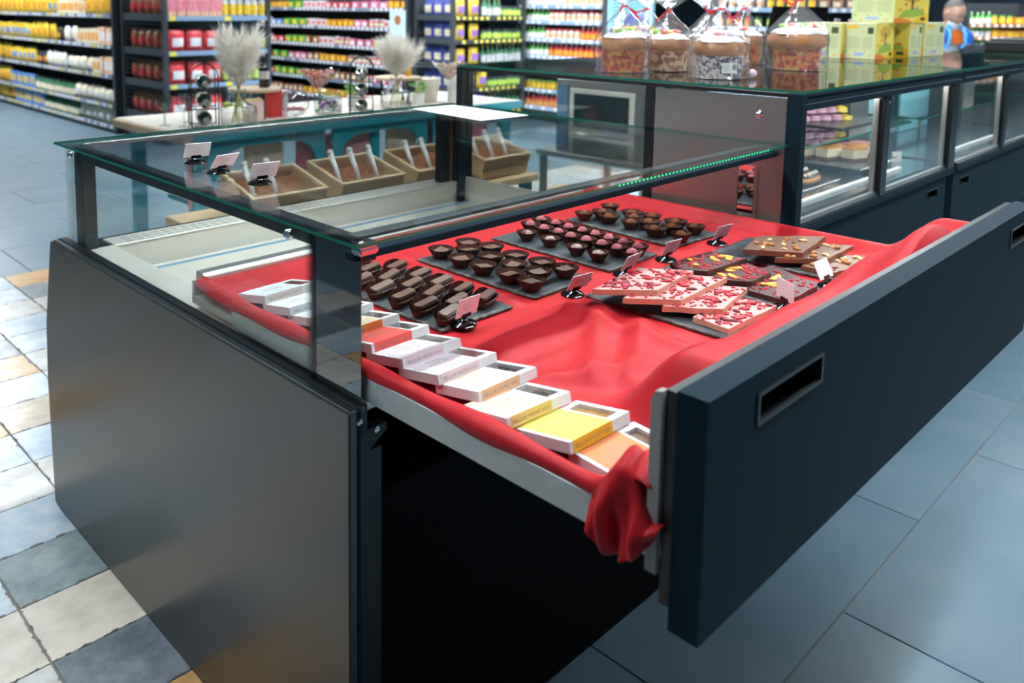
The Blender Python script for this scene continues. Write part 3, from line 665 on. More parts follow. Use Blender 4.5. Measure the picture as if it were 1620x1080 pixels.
BXS=[ # near-left corner x, y, near-edge height, tilt, yaw, top colour, side colour, window, label
 (.938,0.612,.939,.0,-.10,(.86,.28,.10),(.85,.30,.10),0,'orange sleeved chocolate box nearest the drawer front'),
 (.936,0.703,.9595,.19,-.02,(.90,.82,.16),(.88,.52,.02),1,'yellow sleeved chocolate box with a dried citrus slice in its window'),
 (.922,0.812,.9595,.19,-.05,(.88,.68,.52),(.88,.62,.22),2,'cream topped chocolate box with a light orange side next to the yellow one'),
 (.954,0.903,.9595,.19,.0,(.90,.76,.56),(.86,.52,.28),2,'peach sleeved chocolate box, fourth from the drawer front'),
 (.948,0.993,.9595,.19,.0,(.86,.74,.80),(.82,.64,.72),0,'lilac pink sleeved chocolate box, fifth from the drawer front'),
 (.946,1.083,.9595,.19,.0,(.88,.78,.80),(.84,.66,.72),0,'very pale pink sleeved chocolate box, sixth from the drawer front'),
 (.947,1.173,.9595,.19,.0,(.86,.10,.08),(.86,.09,.07),0,'coral red sleeved chocolate box'),
 (.943,1.258,.9595,.19,.0,(.88,.70,.44),(.86,.26,.04),2,'chocolate box with a bright orange side behind the red one'),
 (.945,1.345,.9595,.19,.0,(.84,.84,.86),(.80,.80,.84),2,'white chocolate box, ninth from the drawer front'),
 (.940,1.435,.9595,.19,.0,(.84,.84,.86),(.80,.80,.84),2,'white chocolate box second from the far end of the row'),
 (.940,1.530,.9595,.19,.05,(.84,.86,.88),(.82,.66,.60),2,'white chocolate box at the far end of the row behind the glass')]
for i,(x,y,z,tl,yw,ct,cs_,wi,lab) in enumerate(BXS):
    t=thing('chocolate_box',lab,'chocolate box',(x,y,z),group='chocolate boxes in a row'); t.rotation_euler=(-tl,0,yw)
    b=inst('box_body',BODY,t); inst('window_chocolate',WM[wi],t); inst('window_film',FILM,t)
    s=inst('sleeve',sleeve(i,tuple(c*.84 for c in ct),tuple(c*.9 for c in cs_)),t)
    inst('side_lettering',TXT,s,(.052,-.0011,BH*.5),rot=(PI/2,PI,0))
    inst('faint_print',TX2,s,(.050,BD*.5,BH+.0011),rot=(0,0,PI))
# ------------------------------------------------------------------ pastry cases to the right
def case_shell(x0,x1,label,end=False):
    t=thing('pastry_case',label,'display case',(x0,1.075,0)); O=Matrix.Translation((-x0,-1.075,0))
    def p(mb,name,mat,par=None,**k):
        mb.T=None; o=mb.build(name,mat,None,**k)
        o.parent=par or t
        if par is None: o.matrix_parent_inverse=O
        return o
    p(MB().box(x0+.01,x1-.01,1.13,1.60,.08,.93).box(x0+.03,x1-.03,1.2,1.56,0,.08),'case_body',VOID)
    xr=x1-.065
    for z0,z1 in ((.615,.905),(.31,.605)):
        hs=[(x0+.10,x0+.235),(xr-.235,xr-.10)]; h0,h1=z1-.068,z1-.030
        f=MB().box(x0+.004,xr,1.085,1.125,h1,z1).box(x0+.004,xr,1.085,1.125,z0,h0)
        for a,b in ((x0+.004,hs[0][0]),(hs[0][1],hs[1][0]),(hs[1][1],xr)): f.box(a,b,1.085,1.125,h0,h1)
        d=p(f,'drawer_front',ANTH)
        for a,b in hs: p(MB().box(a,b,1.118,1.124,h0,h1).box(a-.002,a+.002,1.083,1.12,h0,h1).box(b-.002,b+.002,1.083,1.12,h0,h1).box(a,b,1.083,1.12,h1-.003,h1),'pull_handle',BLACK,d)
    p(MB().box(x0,x1,1.072,1.135,.912,.936),'sill',ANTH,bevel=.004,seg=2)
    p(MB().box(x0+.03,x1-.03,1.080,1.12,.936,.948),'lower_track',BLACK)
    p(MB().box(x0+.03,x1-.03,1.088,1.10,.948,.957),'track_lip',ALU)
    p(MB().box(x0+.006,x1-.004,1.068,1.105,1.300,1.322).box(x0+.006,x1-.004,1.072,1.110,1.320,1.340).box(x0+.006,x1-.004,1.068,1.105,1.340,1.3525),'top_frame',ANTH,bevel=.003)
    xm=x0+.70
    for a,b in ((xm,xm+.058),(x1-.085,x1-.004)):
        p(MB().box(a,b,1.076,1.112,.94,1.30),'upright',BLACK,bevel=.002)
        p(MB().box(a-.020,a-.006,1.092,1.11,.95,1.29),'slide_profile',ALU)
    for a in (xm+.03,):
        for z in (.965,1.278): p(MB().ball((a,1.074,z),(.006,.003,.006),8,5),'screw',CHROME)
    p(MB().box(x0+.02,xm,1.100,1.105,.948,1.30),'sliding_pane',GL); p(MB().box(xm+.05,x1-.08,1.090,1.095,.948,1.30),'sliding_pane',GL)
    tg=MB().box(x0+.004,x1-.002,1.068,2.528,1.3535,1.3605); tg.m=[1 if i in (2,3,4,5) else 0 for i in range(6)]
    p(tg,'top_glass',[GLT,EDGE])
    sh=MB().box(x0+.05,x1-.06,1.235,1.585,1.119,1.126); sh.m=[1 if i in (2,3,4,5) else 0 for i in range(6)]
    p(sh,'glass_shelf',[GL,EDGE])
    for xx in (x0+.35,x1-.45):
        for yy in (1.565,): p(MB().box(xx-.008,xx+.008,yy-.008,yy+.008,.952,1.119),'shelf_support',STEELB)
    p(MB().box(x0+.02,x1-.02,1.13,1.60,.93,.952),'deck',M('dark_deck',(.30,.32,.33),.10,metal=.8))
    p(MB().box(x0+.25,x1-.30,1.185,1.20,.953,.962),'price_rail',WHITE)
    p(MB().box(x0+.06,x1-.1,1.118,1.136,1.318,1.328),'led_bar',M('case_led',(.9,.9,.9),.5,emit=((1.,.95,.88),50.)))
    p(MB().box(x1-.30,x1-.10,1.40,1.58,.952,1.29),'air_column',M('column_grey',(.07,.09,.10),.4))
    p(MB().box(x0+.02,x1-.02,1.592,1.597,.93,1.35),'rear_glass',GL)
    p(MB().box(x0+.03,x0+.06,2.49,2.528,.0,1.35),'rear_post',BLACK)
    return t,p
c1,p1=case_shell(2.5,4.055,'anthracite pastry case with cakes beside the chocolate case')
# its end wall: brushed steel, lock knob, black frame, glass behind
p1(MB().box(2.497,2.503,1.115,1.566,.90,1.336),'steel_end_panel',STEELB)
p1(MB().box(2.496,2.535,1.069,1.115,.60,1.352),'corner_post',ANTH,bevel=.002)
p1(MB().box(2.494,2.512,1.566,1.604,.88,1.340),'end_post',BLACK,bevel=.002)
p1(MB().box(2.494,2.52,1.115,2.526,1.340,1.3525),'end_top_frame',BLACK,bevel=.001)
p1(MB().box(2.499,2.504,1.604,2.49,.90,1.34),'end_glass',GL)
p1(MB().box(2.494,2.52,2.488,2.526,.0,1.345),'end_post',BLACK,bevel=.002)
p1(MB().box(2.4945,2.4968,1.204,1.254,.955,1.118),'mirror_strip',M('mirror',(.8,.8,.8),.03,metal=1))
p1(MB().box(2.493,2.4968,1.192,1.202,.955,1.118).box(2.493,2.4968,1.256,1.262,.955,1.118),'mirror_frame',STEELB)
k=MB(); k.T=Matrix.Translation((2.497,1.199,1.280))@Matrix.Rotation(-PI/2,4,'Y'); k.lathe([(.013,0),(.0135,.003),(.009,.005),(.009,.014),(.006,.017),(.001,.0175)],16)
ko=k.build('lock_knob',CHROME,smooth=True); ko.parent=c1; ko.matrix_parent_inverse=Matrix.Translation((-2.5,-1.075,0))
c2,p2=case_shell(4.085,5.64,'second anthracite pastry case, nearly empty, beyond the cake case')
LB=M('pale_blue_liner',(.22,.58,.74),.35)
for p_,x_ in ((p2,4.085),):
    p_(MB().box(x_+.10,x_+.66,1.570,1.580,.956,1.28),'blue_liner',LB); p_(MB().box(x_+.80,x_+1.40,1.570,1.580,.956,1.24),'blue_liner',LB); p_(MB().box(x_+.22,x_+.48,1.566,1.571,1.20,1.215),'liner_slot',VOID); p_(MB().box(x_+.06,x_+1.42,1.54,1.569,1.035,1.045),'liner_rail',BLACK)
c3,p3=case_shell(5.67,7.22,'third anthracite pastry case at the far end of the row')
# raised dark hood on the far case
HX=6.0
hd=thing('case_hood','dark raised hood standing on the farthest pastry case','hood',(HX,1.12,1.3605))
MB().box(0,.60,0,.36,0,.060).box(.02,.58,.02,.34,.060,.075).build('hood_shell',BLACK,hd,bevel=.004)

# ------------------------------------------------------------------ pastries inside the case
TRAY=M('dark_tray',(.05,.052,.055),.25)
def tray(x,y,z,w_,d_,label):
    o=MB().box(-w_/2,w_/2,-d_/2,d_/2,0,.006).build('serving_tray',TRAY,bevel=.003,label=label,cat='tray'); o.location=(x,y,z); return o
Z1=1.1265; ZD=.9525
tray(3.70,1.45,Z1,.44,.25,'dark tray under the macarons on the glass shelf'); tray(3.62,1.40,ZD+.03,.42,.36,'dark tray under the cake slices'); tray(3.16,1.34,ZD,.34,.16,'dark tray under the decorated eclairs')
def mac(c):
    col=M('macaron_'+c[0],c[1],.55,bump=(200,.2,.002)); fil=M('macaron_filling_'+c[0],c[2],.6)
    mb=MB().lathe([(.022,.003),(.0265,.006),(.027,.010),(.0265,.011)],18,m=0).lathe([(.024,.011),(.024,.016)],18,m=1,cap=False).lathe([(.0265,.016),(.027,.017),(.0265,.021),(.020,.027),(.008,.030),(.001,.0305)],18,m=0)
    return mb.mesh('macaron',[col,fil],smooth=50)
MP=mac(('lilac',(.62,.36,.52),(.70,.50,.62))); MY=mac(('yellow',(.86,.68,.08),(.90,.80,.40)))
n=0
for lv in range(3):
    for i in range(5-lv):
        for j in range(2):
            y=i>=(4-lv)
            inst('macaron',MY if y else MP,None,(3.565+(.056*i+.028*lv)*.90+.057*j*.43,1.52-(.056*i+.028*lv)*.43+.050*j*.90,Z1+.006+.0308*lv-.003*(lv==0)+.0),(0,0,rnd.uniform(0,6)),
              label=('yellow macaron' if y else 'lilac macaron')+', %s layer of its pile, %s in the %s line'%(['bottom','middle','top'][lv],ORD[i],['front','back'][j]),cat='macaron',group='macarons on the glass shelf')
CAKE=M('cream_cake',(.84,.74,.58),.6,noise=(60,.5),col2=(.70,.56,.38)); CAKET=M('orange_glaze',(.82,.30,.05),.2,noise=(50,.6),col2=(.88,.50,.16)); CAKEB=M('cake_base',(.16,.06,.03),.6)
cm=MB().box(-.045,.045,-.028,.028,0,.012,2).box(-.045,.045,-.028,.028,.012,.046,0).box(-.045,.045,-.028,.028,.046,.053,1).mesh('cake_slice',[CAKE,CAKET,CAKEB])
pc=M('white_cake',(.86,.82,.80),.5); pr=M('pink_fruit_topping',(.78,.10,.14),.3,noise=(60,.7),col2=(.88,.75,.72))
pm2=MB().box(-.04,.04,-.03,.03,0,.044,0).box(-.04,.04,-.03,.03,.044,.052,1).mesh('cake_slice',[pc,pr])
for i in range(6): inst('cake_slice',cm,None,(3.52+.045*(i%3)+.10*(i//3),1.49-.085*(i%3)+.03*(i//3),ZD+.036),(0,0,rnd.uniform(-.1,.1)-.2),label='orange glazed cream cake slice, %s from the left in the %s line'%(ORD[i%3],['front','back'][i//3]),cat='cake',group='orange cake slices')
for i in range(6): inst('cake_slice',pm2,None,(3.72+.085*(i%2),1.36+.068*(i//2)+.012*(i%2),ZD+.036),(0,0,.1),label='white cake slice with pink topping, %s line, %s side'%(['front','middle','back'][i//2],['left','right'][i%2]),cat='cake',group='white cake slices')
GR=M('green_leaf_topping',(.22,.42,.06),.6)
DOUGH=M('choux_pastry',(.66,.32,.09),.5,noise=(40,.7),col2=(.42,.18,.05)); GLAZ=M('chocolate_glaze',(.09,.03,.02),.2); DECO=M('cream_pearls',(.88,.86,.76),.5)
for i in range(3):
    t=thing('filled_eclair','golden eclair with chocolate glaze and cream pearls, %s from the front'%ORD[i],'pastry',(3.14+.03*i,1.295+.05*i,ZD+.006),.1,'eclairs on the lower tray')
    MB().ball((0,0,.018),(.085,.024,.018),16,8).build('dough',DOUGH,t,smooth=180); MB().ball((0,0,.030),(.075,.020,.009),14,6).build('glaze',GLAZ,t,smooth=180)
    d=MB()
    for k in range(14): d.ball((-.065+.010*k,.006*math.sin(k*2.1),.039),.005,6,4)
    d.build('cream_pearls',DECO,t,smooth=180)['kind']='stuff'
for i in range(5):
    t=thing('fruit_tart','round golden tart on the glass shelf, %s from the left'%ORD[i],'pastry',(3.00+.100*i,1.50+.03*(i%2),Z1),0,'golden tarts at the back of the glass shelf')
    MB().lathe([(.036,0),(.046,.022),(.046,.024),(.040,.024)],18).build('crust',DOUGH,t,smooth=50); MB().ball((0,0,.022),(.041,.041,.016),14,6).build('filling',CAKET,t,smooth=180)
o=MB().box(-.03,.03,-.001,.001,0,.045).build('price_card',PAPER,label='small blank white card standing behind the macarons',cat='price card'); o.location=(3.93,1.50,Z1); o.rotation_euler=(0,0,-.5)
o=MB().box(-.03,.03,-.001,.001,0,.045).build('price_card',PAPER,label='small blank white card at the right end of the lower deck',cat='price card'); o.location=(3.92,1.26,ZD); o.rotation_euler=(0,0,-.3)

# ------------------------------------------------------------------ sweet breads in cellophane bags on the case
BAG=GLASS('cellophane',(.98,.98,.98),.6,.10,(11,1.),haze=.045)
BREAD=M('sweet_bread_crust',(.46,.19,.055),.6,noise=(25,.7),col2=(.27,.09,.025)); ICING=M('white_icing',(.88,.88,.90),.35,noise=(25,.4),col2=(.78,.78,.80))
RIB=M('red_ribbon',(.75,.03,.05),.35)
def wrap(name,a,b,c,sc):
    m=bpy.data.materials.new(name); m.use_nodes=True; t=m.node_tree; bs=t.nodes['Principled BSDF']; bs.inputs['Roughness'].default_value=.5
    tc=nd(t,'ShaderNodeTexCoord'); vo=nd(t,'ShaderNodeTexVoronoi',Scale=sc); t.links.new(tc.outputs['Object'],vo.inputs['Vector'])
    cr=nd(t,'ShaderNodeValToRGB'); t.links.new(vo.outputs['Color'],cr.inputs[0]); e=cr.color_ramp; e.interpolation='CONSTANT'
    e.elements[0].color=(*a,1); e.elements[1].position=.42; e.elements[1].color=(*b,1); q=e.elements.new(.66); q.color=(*c,1)
    t.links.new(cr.outputs[0],bs.inputs['Base Color']); return m
WR=[wrap('orange_print_paper',(.50,.10,.006),(.26,.025,.006),(.42,.20,.02),75),wrap('navy_floral_paper',(.56,.50,.46),(.06,.05,.10),(.20,.16,.18),110),wrap('brown_print_paper',(.34,.13,.05),(.60,.38,.24),(.22,.07,.03),70)]
CANDY=[M('candy_%d'%i,c,.35) for i,c in enumerate([(.80,.12,.06),(.86,.72,.10),(.80,.30,.28),(.35,.62,.10),(.40,.20,.40),(.88,.86,.84)])]
def bread(x,y,s,wi,label,seed,lean=(0,0),big=1.):
    r=random.Random(seed); t=thing('wrapped_sweet_bread',label,'bread',(x,y,1.361),r.uniform(0,6)); t.scale=(s,s,s)
    MB().lathe([(.066,0),(.072,.002),(.077,.078),(.0755,.078)],32).build('paper_case',WR[wi],t,smooth=30)
    MB().lathe([(.070,.070),(.076*big,.082),(.081*big,.096),(.077*big,.115),(.062*big,.132),(.034,.142),(.001,.145)],26,wob=lambda a,j:1+.03*math.sin(3*a+seed)*(j>0)).build('bread_dome',BREAD,t,smooth=180)
    MB().lathe([(.074*big,.124),(.070*big,.130),(.060*big,.138),(.036,.1465),(.001,.150)],30,cap=False,wob=lambda a,j:1+(.13*math.sin(5*a+seed)*math.sin(2*a) if j==0 else .012*math.sin(4*a))).build('icing',ICING,t,smooth=180)
    for k in range(8):
        a=r.uniform(0,6.28); q=r.uniform(.01,.055); 
        MB().ball((q*math.cos(a),q*math.sin(a),.150),(r.uniform(.014,.024),r.uniform(.010,.018),r.uniform(.008,.014)),8,5).build('candied_fruit',CANDY[r.randrange(6)],t,smooth=180)
    ph=r.uniform(0,6); nk=.232+.01*r.random()
    def wb(a,j): return 1+(.05*math.sin(5*a+ph+j)+.04*math.sin(9*a-j*2)+.02*math.sin(15*a+j))*(1 if 0<j<12 else .3)
    MB().lathe([(.070,.001),(.098,.003),(.093,.020),(.096,.060),(.100,.10),(.094,.135),(.072,.165),(.046,.192),(.024,.215),(.011,nk-.004),(.008,nk),(.013,nk+.008),(.034,nk+.022),(.066,nk+.046),(.100,nk+.066)],40,cap=False,wob=wb).build('cellophane_bag',BAG,t,smooth=50)
    rb=MB().lathe([(.0095,nk-.004),(.0125,nk),(.0095,nk+.004)],14,cap=False)
    a=ph; rb.add([(.01*math.cos(a),.01*math.sin(a),nk+.003),(.01*math.cos(a),.01*math.sin(a),nk-.004),(.05*math.cos(a),.05*math.sin(a),nk-.020),(.05*math.cos(a),.05*math.sin(a),nk-.012),(.085*math.cos(a+.3),.085*math.sin(a+.3),nk+.004),(.085*math.cos(a+.3),.085*math.sin(a+.3),nk+.011)],[(0,1,2,3),(3,2,4,5)])
    a=ph+2; rb.add([(.01*math.cos(a),.01*math.sin(a),nk+.003),(.01*math.cos(a),.01*math.sin(a),nk-.004),(.05*math.cos(a),.05*math.sin(a),nk-.045),(.056*math.cos(a),.056*math.sin(a),nk-.042)],[(0,1,2,3)])
    rb.build('ribbon',RIB,t)
    return t
bread(2.73,1.86,1.06,0,'bagged sweet bread in an orange printed paper, leftmost on the case',11)
bread(2.93,1.79,1.0,2,'bagged sweet bread in brown paper, second from the left',12)
b2=bread(2.76,1.48,1.03,1,'bagged sweet bread in navy floral paper with a barcode label',13,big=1.05)
bread(3.30,1.83,1.0,2,'bagged sweet bread in brown paper behind the navy floral one',14)
bread(3.60,1.82,1.02,0,'bagged sweet bread in orange paper, farthest back beside the yellow boxes',15)
bread(3.40,1.49,1.18,0,'large bagged sweet bread with thick white icing before the yellow boxes',16,big=1.2)
bread(3.14,2.02,1.02,2,'bagged sweet bread in brown paper half hidden at the back',17)
# barcode label on the navy paper
q=MB().box(-.026,.026,-.0015,0,0,.034).build('product_label',PAPER,None); q.parent=b2; rz=b2.rotation_euler[2]
ang=math.atan2(-.83,-.62)-rz; q.location=(.0755*math.cos(ang),.0755*math.sin(ang),.022); q.rotation_euler=(0,0,ang+PI/2)
bc=MB()
for i in range(9): bc.box(.010+.0016*i,.0108+.0016*i,-.0020,-.0016,.010,.030)
for i in range(5): bc.box(-.023,.004-.002*(i%3),-.0020,-.0016,.007+.005*i,.0080+.005*i)
bc.build('barcode',INK,q)
lil=MB().ball((0,0,.016),(.020,.016,.016),12,8).build('sugar_egg',M('lilac_sugar',(.66,.50,.58),.4),smooth=180,label='lilac sugar egg lying beside the navy floral bread',cat='egg'); lil.location=(2.845,1.40,1.361)

# ------------------------------------------------------------------ yellow printed cartons
YART=wrap('yellow_art_print',(.86,.62,.06),(.84,.42,.05),(.62,.60,.08),22); YEL=M('yellow_carton',(.88,.66,.10),.5); PGR=M('pale_green_carton',(.60,.62,.34),.5); GTX=M('green_grey_print',(.34,.38,.20),.7); ORP=M('orange_print',(.85,.22,.02),.6); GRP=M('leaf_print',(.34,.46,.05),.6); TRK=M('trunk_print',(.06,.07,.02),.6); BLUEP=M('blue_print',(.28,.40,.70),.6)
def carton(x,y,z,w_,d_,h,rz,art,label):
    """art faces -y (or -x when art=='x'), text panel on the other visible face"""
    t=thing('sweets_carton',label,'carton',(x,y,z),rz,'yellow cartons on the case')
    MB().box(0,w_,0,d_,0,h).build('carton_body',PGR,t,bevel=.0012)
    def P(face,u0,u1,v0,v1,mat,name,e=.0006,poly=None):
        mb=MB(); L=w_ if face=='y' else d_
        pts=poly or [(u0,v0),(u1,v0),(u1,v1),(u0,v1)]
        if face=='y': vs=[(u*L,-e,v*h) for u,v in pts]
        else: vs=[(-e,(1-u)*L,v*h) for u,v in pts]
        return mb.add(vs,[tuple(range(len(vs)))]).build(name,mat,t)
    a='x' if art=='x' else 'y'; b='y' if a=='x' else 'x'
    P(a,.0,1,.0,1,YEL,'art_panel',.0006)
    P(a,0,0,0,0,ORP,'printed_hill',.0009,[(.0,.0),(.55,.0),(.40,.10),(.20,.14),(.0,.13)]); P(a,0,0,0,0,M('amber_print',(.88,.50,.02),.6),'printed_hill',.0010,[(.55,.0),(1,.0),(1,.26),(.8,.20),(.6,.08)])
    P(a,0,0,0,0,GRP,'printed_hill',.0008,[(.10,.13),(.5,.16),(.9,.22),(.85,.36),(.55,.42),(.25,.34)])
    P(a,.47,.54,.38,.72,TRK,'printed_trunk',.0011)
    P(a,0,0,0,0,M('tree_crown_print',(.62,.50,.06),.6,noise=(90,.9),col2=(.70,.24,.03)),'printed_tree',.0010,[(.5+.30*math.cos(k*.63),.74+.17*math.sin(k*.63)) for k in range(10)])
    P(a,.76,.90,.06,.16,TRK,'printed_emblem',.0012)
    for k in range(5): P(a,.12+.16*k,.20+.16*k,.34+.05*((k*3)%4),.41+.05*((k*3)%4),[ORP,RIB,ORP,M('teal_print',(.10,.40,.42),.6),ORP][k],'printed_figure',.0012)
    P(b,.12,.42,.94,.84,M('orange_tab',(.82,.45,.03),.6),'printed_tab'); P(b,.74,.92,.70,.88,TRK,'printed_emblem')
    for k in range(9): P(b,.10,.55-.05*(k%3),.30+.038*k,.313+.038*k,GTX,'printed_line'); P(b,.60,.92-.04*(k%2),.30+.038*k,.313+.038*k,GTX,'printed_line')
    P(b,.35,.65,.09,.17,BLUEP,'printed_band')
    for k in range(6): P(b,.06+.15*k,.11+.15*k,.20-.13*(k%2),.24-.13*(k%2),[GRP,ORP][k%2],'printed_dot')
    return t
CZ=1.361
carton(4.39,1.705,CZ,.165,.19,.178,-.02,'y','yellow carton half behind the largest sweet bread')
carton(4.44,1.560,CZ,.27,.150,.178,.03,'y','yellow carton with a full pale green text panel, front of the pile')
carton(4.79,1.520,CZ,.145,.25,.178,-.10,'x','yellow carton third from the left in the bottom row')
carton(4.98,1.510,CZ,.25,.25,.178,-.10,'x','yellow carton at the right end of the bottom row')
carton(4.62,1.545,CZ+.179,.34,.22,.178,-.16,'y','yellow carton with an orange hill and tree lying on top of the others')

# ------------------------------------------------------------------ low bench with tilted wooden crates behind the case
WOOD=M('pale_pine',(.62,.42,.24),.6,noise=(12,.6),col2=(.50,.31,.15)); FILL=M('dried_snack',(.42,.15,.05),.8,noise=(60,.9),col2=(.24,.08,.03),bump=(120,.9,.01))
TEAL=M('teal_paint',(.02,.36,.47),.4)
bn=thing('low_bench','low pine bench carrying the tilted wooden crates behind the case','bench',(1.5,2.74,0))
MB().box(0,1.86,.04,.46,.71,.745).build('bench_top',WOOD,bn,bevel=.003)
for xx in (.03,.9,1.78):
    for yy in (.06,.38): MB().box(xx,xx+.05,yy,yy+.05,0,.70).build('leg',TEAL,bn)
MB().box(.03,1.80,.40,.42,.55,.71).build('apron',TEAL,bn)
SCOOP=M('white_plastic_scoop',(.86,.86,.88),.3)
for ci,x in enumerate((1.68,2.11,2.54,2.98)):
    t=thing('wooden_crate','tilted pine crate of dried snacks, %s from the left'%ORD[ci],'crate',(x,2.83,.795),group='crates on the bench'); t.rotation_euler=(.24,0,-.02+.03*(ci%2))
    W_,D_,H_=.345,.25,.085
    MB().box(0,W_,0,D_,-.04,-.03).build('crate_floor',WOOD,t)
    for z in (-.04,.012,): MB().box(0,W_,-.008,0,z,z+.044).build('front_slat',WOOD,t,bevel=.001); MB().box(0,W_,D_,D_+.008,z,z+.044).build('back_slat',WOOD,t,bevel=.001)
    for xx in (0,W_-.012): MB().box(xx,xx+.012,0,D_,-.04,.056).build('end_board',WOOD,t,bevel=.001)
    MB().box(-.004,W_+.004,-.012,.004,.056,.066).box(-.004,W_+.004,D_-.004,D_+.012,.056,.066).box(-.004,.010,.004,D_-.004,.056,.066).box(W_-.010,W_+.004,.004,D_-.004,.056,.066).build('rim',M('rim_pine',(.74,.54,.32),.5),t)
    f=MB().grid(lambda u,v:(.012+(W_-.024)*u,.002+(D_-.004)*v,.016+.014*math.sin(7*u+ci)*math.sin(6*v+1)+.006*math.sin(31*u)*math.sin(27*v)),24,18).build('snack_fill',FILL,t); f['kind']='stuff'
    for k in range(2+(ci!=0)):
        sx_=.06+.105*k
        s=thing('serving_scoop','white plastic scoop, %s in the %s crate'%(ORD[k],ORD[ci]),'scoop',(0,0,0),group='white scoops in the crates')
        s.location=(x+sx_,2.93,.795+.085); s.rotation_euler=(.95,0,.25)
        MB().tube([(0,-.055,-.015),(0,0,.0),(0,.085,.016)],[.010,.009,.012],8).ball((0,.092,.018),(.017,.014,.013),8,6).build('handle',SCOOP,s,smooth=180)
        MB().prism([(-.022,-.10),(.022,-.10),(.020,-.05),(.008,-.04),(-.008,-.04),(-.020,-.05)],-.028,-.014).build('blade',SCOOP,s,bevel=.002)
# printed price tags clipped in crates are too blurred to read; oven on a steel stand
ov=thing('deck_oven','stainless oven with a dark window standing behind the cake case','oven',(4.62,2.98,0))
MB().box(0,.6,0,.70,.62,1.12).build('oven_body',STEELB,ov,bevel=.004)
MB().box(-.012,0,.06,.58,.72,1.06).build('oven_door',STEEL,ov,bevel=.003); MB().box(-.016,-.012,.10,.54,.80,1.03).build('door_window',M('dark_oven_glass',(.02,.022,.022),.06,spec=.7),ov)
MB().tube([(-.04,.08,.755),(-.04,.56,.755)],.010,8).box(-.04,-.012,.09,.105,.748,.762).box(-.04,-.012,.535,.55,.748,.762).build('door_handle',CHROME,ov,smooth=40)
MB().box(-.010,0,.60,.69,.66,1.08).build('control_strip',M('control_blue',(.10,.20,.30),.3),ov)
st=thing('oven_stand','steel work table carrying the oven','table',(4.55,2.9,0))
MB().box(0,.85,0,.9,.58,.62).build('table_top',STEELB,st,bevel=.003)
for xx in (.02,.79):
    for yy in (.02,.84): MB().box(xx,xx+.04,yy,yy+.04,0,.58).build('leg',STEELB,st)
MB().box(.03,.82,.03,.87,.18,.20).build('lower_shelf',STEELB,st)
# ------------------------------------------------------------------ tasting table behind the counters
OAK=M('pale_oak',(.66,.50,.34),.5,noise=(5,.5),col2=(.56,.40,.26)); OAKL=M('light_table_top',(.80,.74,.66),.4,noise=(4,.3),col2=(.72,.64,.55))
TZ=.90
tb=thing('tasting_table','long pale wooden table with teal front behind the glass canopy','table',(2.12,4.22,0))
MB().box(0,2.75,.0,.95,.865,TZ).build('table_top',OAKL,tb,bevel=.003); MB().box(-.03,.03,-.01,.96,.845,.895).build('edge_beam',OAK,tb,bevel=.006,seg=2)
MB().box(0,2.75,-.006,.0,.845,.90).build('front_edge',M('teal_trim',(.03,.42,.54),.35),tb)
for xx in (.06,1.33,2.62): MB().box(xx,xx+.07,.06,.13,0,.865).box(xx,xx+.07,.82,.89,0,.865).build('leg',TEAL,tb)
for i in range(3):
    x=.13+.86*i
    arch=[(x,.12),(x,.845),(x+.80,.845),(x+.80,.12),(x+.74,.12)]+[(x+.40+.34*math.copysign(abs(math.cos(a))**.5,math.cos(a)),.50+.30*math.sin(a)**.5) for a in [k*PI/12 for k in range(13)]]+[(x+.06,.12)]
    MB().prism(arch,.02,.04,'y').build('arched_panel',TEAL,tb)
NOTE=[M('pink_poster',(.72,.20,.26),.7,noise=(18,.9),col2=(.80,.45,.45)),M('cream_poster',(.78,.68,.50),.7,noise=(18,.9),col2=(.66,.36,.30)),M('red_poster',(.62,.08,.12),.7,noise=(22,.9),col2=(.72,.30,.34))]
for i in range(7):
    x=2.16+.36*i
    o=MB().box(0,.26,0,.02,0,.34).build('printed_crate',NOTE[i%3],label='%s printed carton stored under the tasting table, %s from the left'%(['pink','cream','red'][i%3],ORD[i]),cat='carton',bevel=.003,group='cartons under the tasting table'); o.location=(x,4.30,.46)
MB().box(.14,2.6,.06,.56,.435,.459).build('lower_board',TEAL,tb)
CG=GLASS('thin_clear_glass',(.93,.95,.95),.9,.14,edge=(.20,.26,.26))
def glassobj(name,prof,n=24): return MB().lathe(prof,n,cap=False).mesh(name,CG,smooth=60)
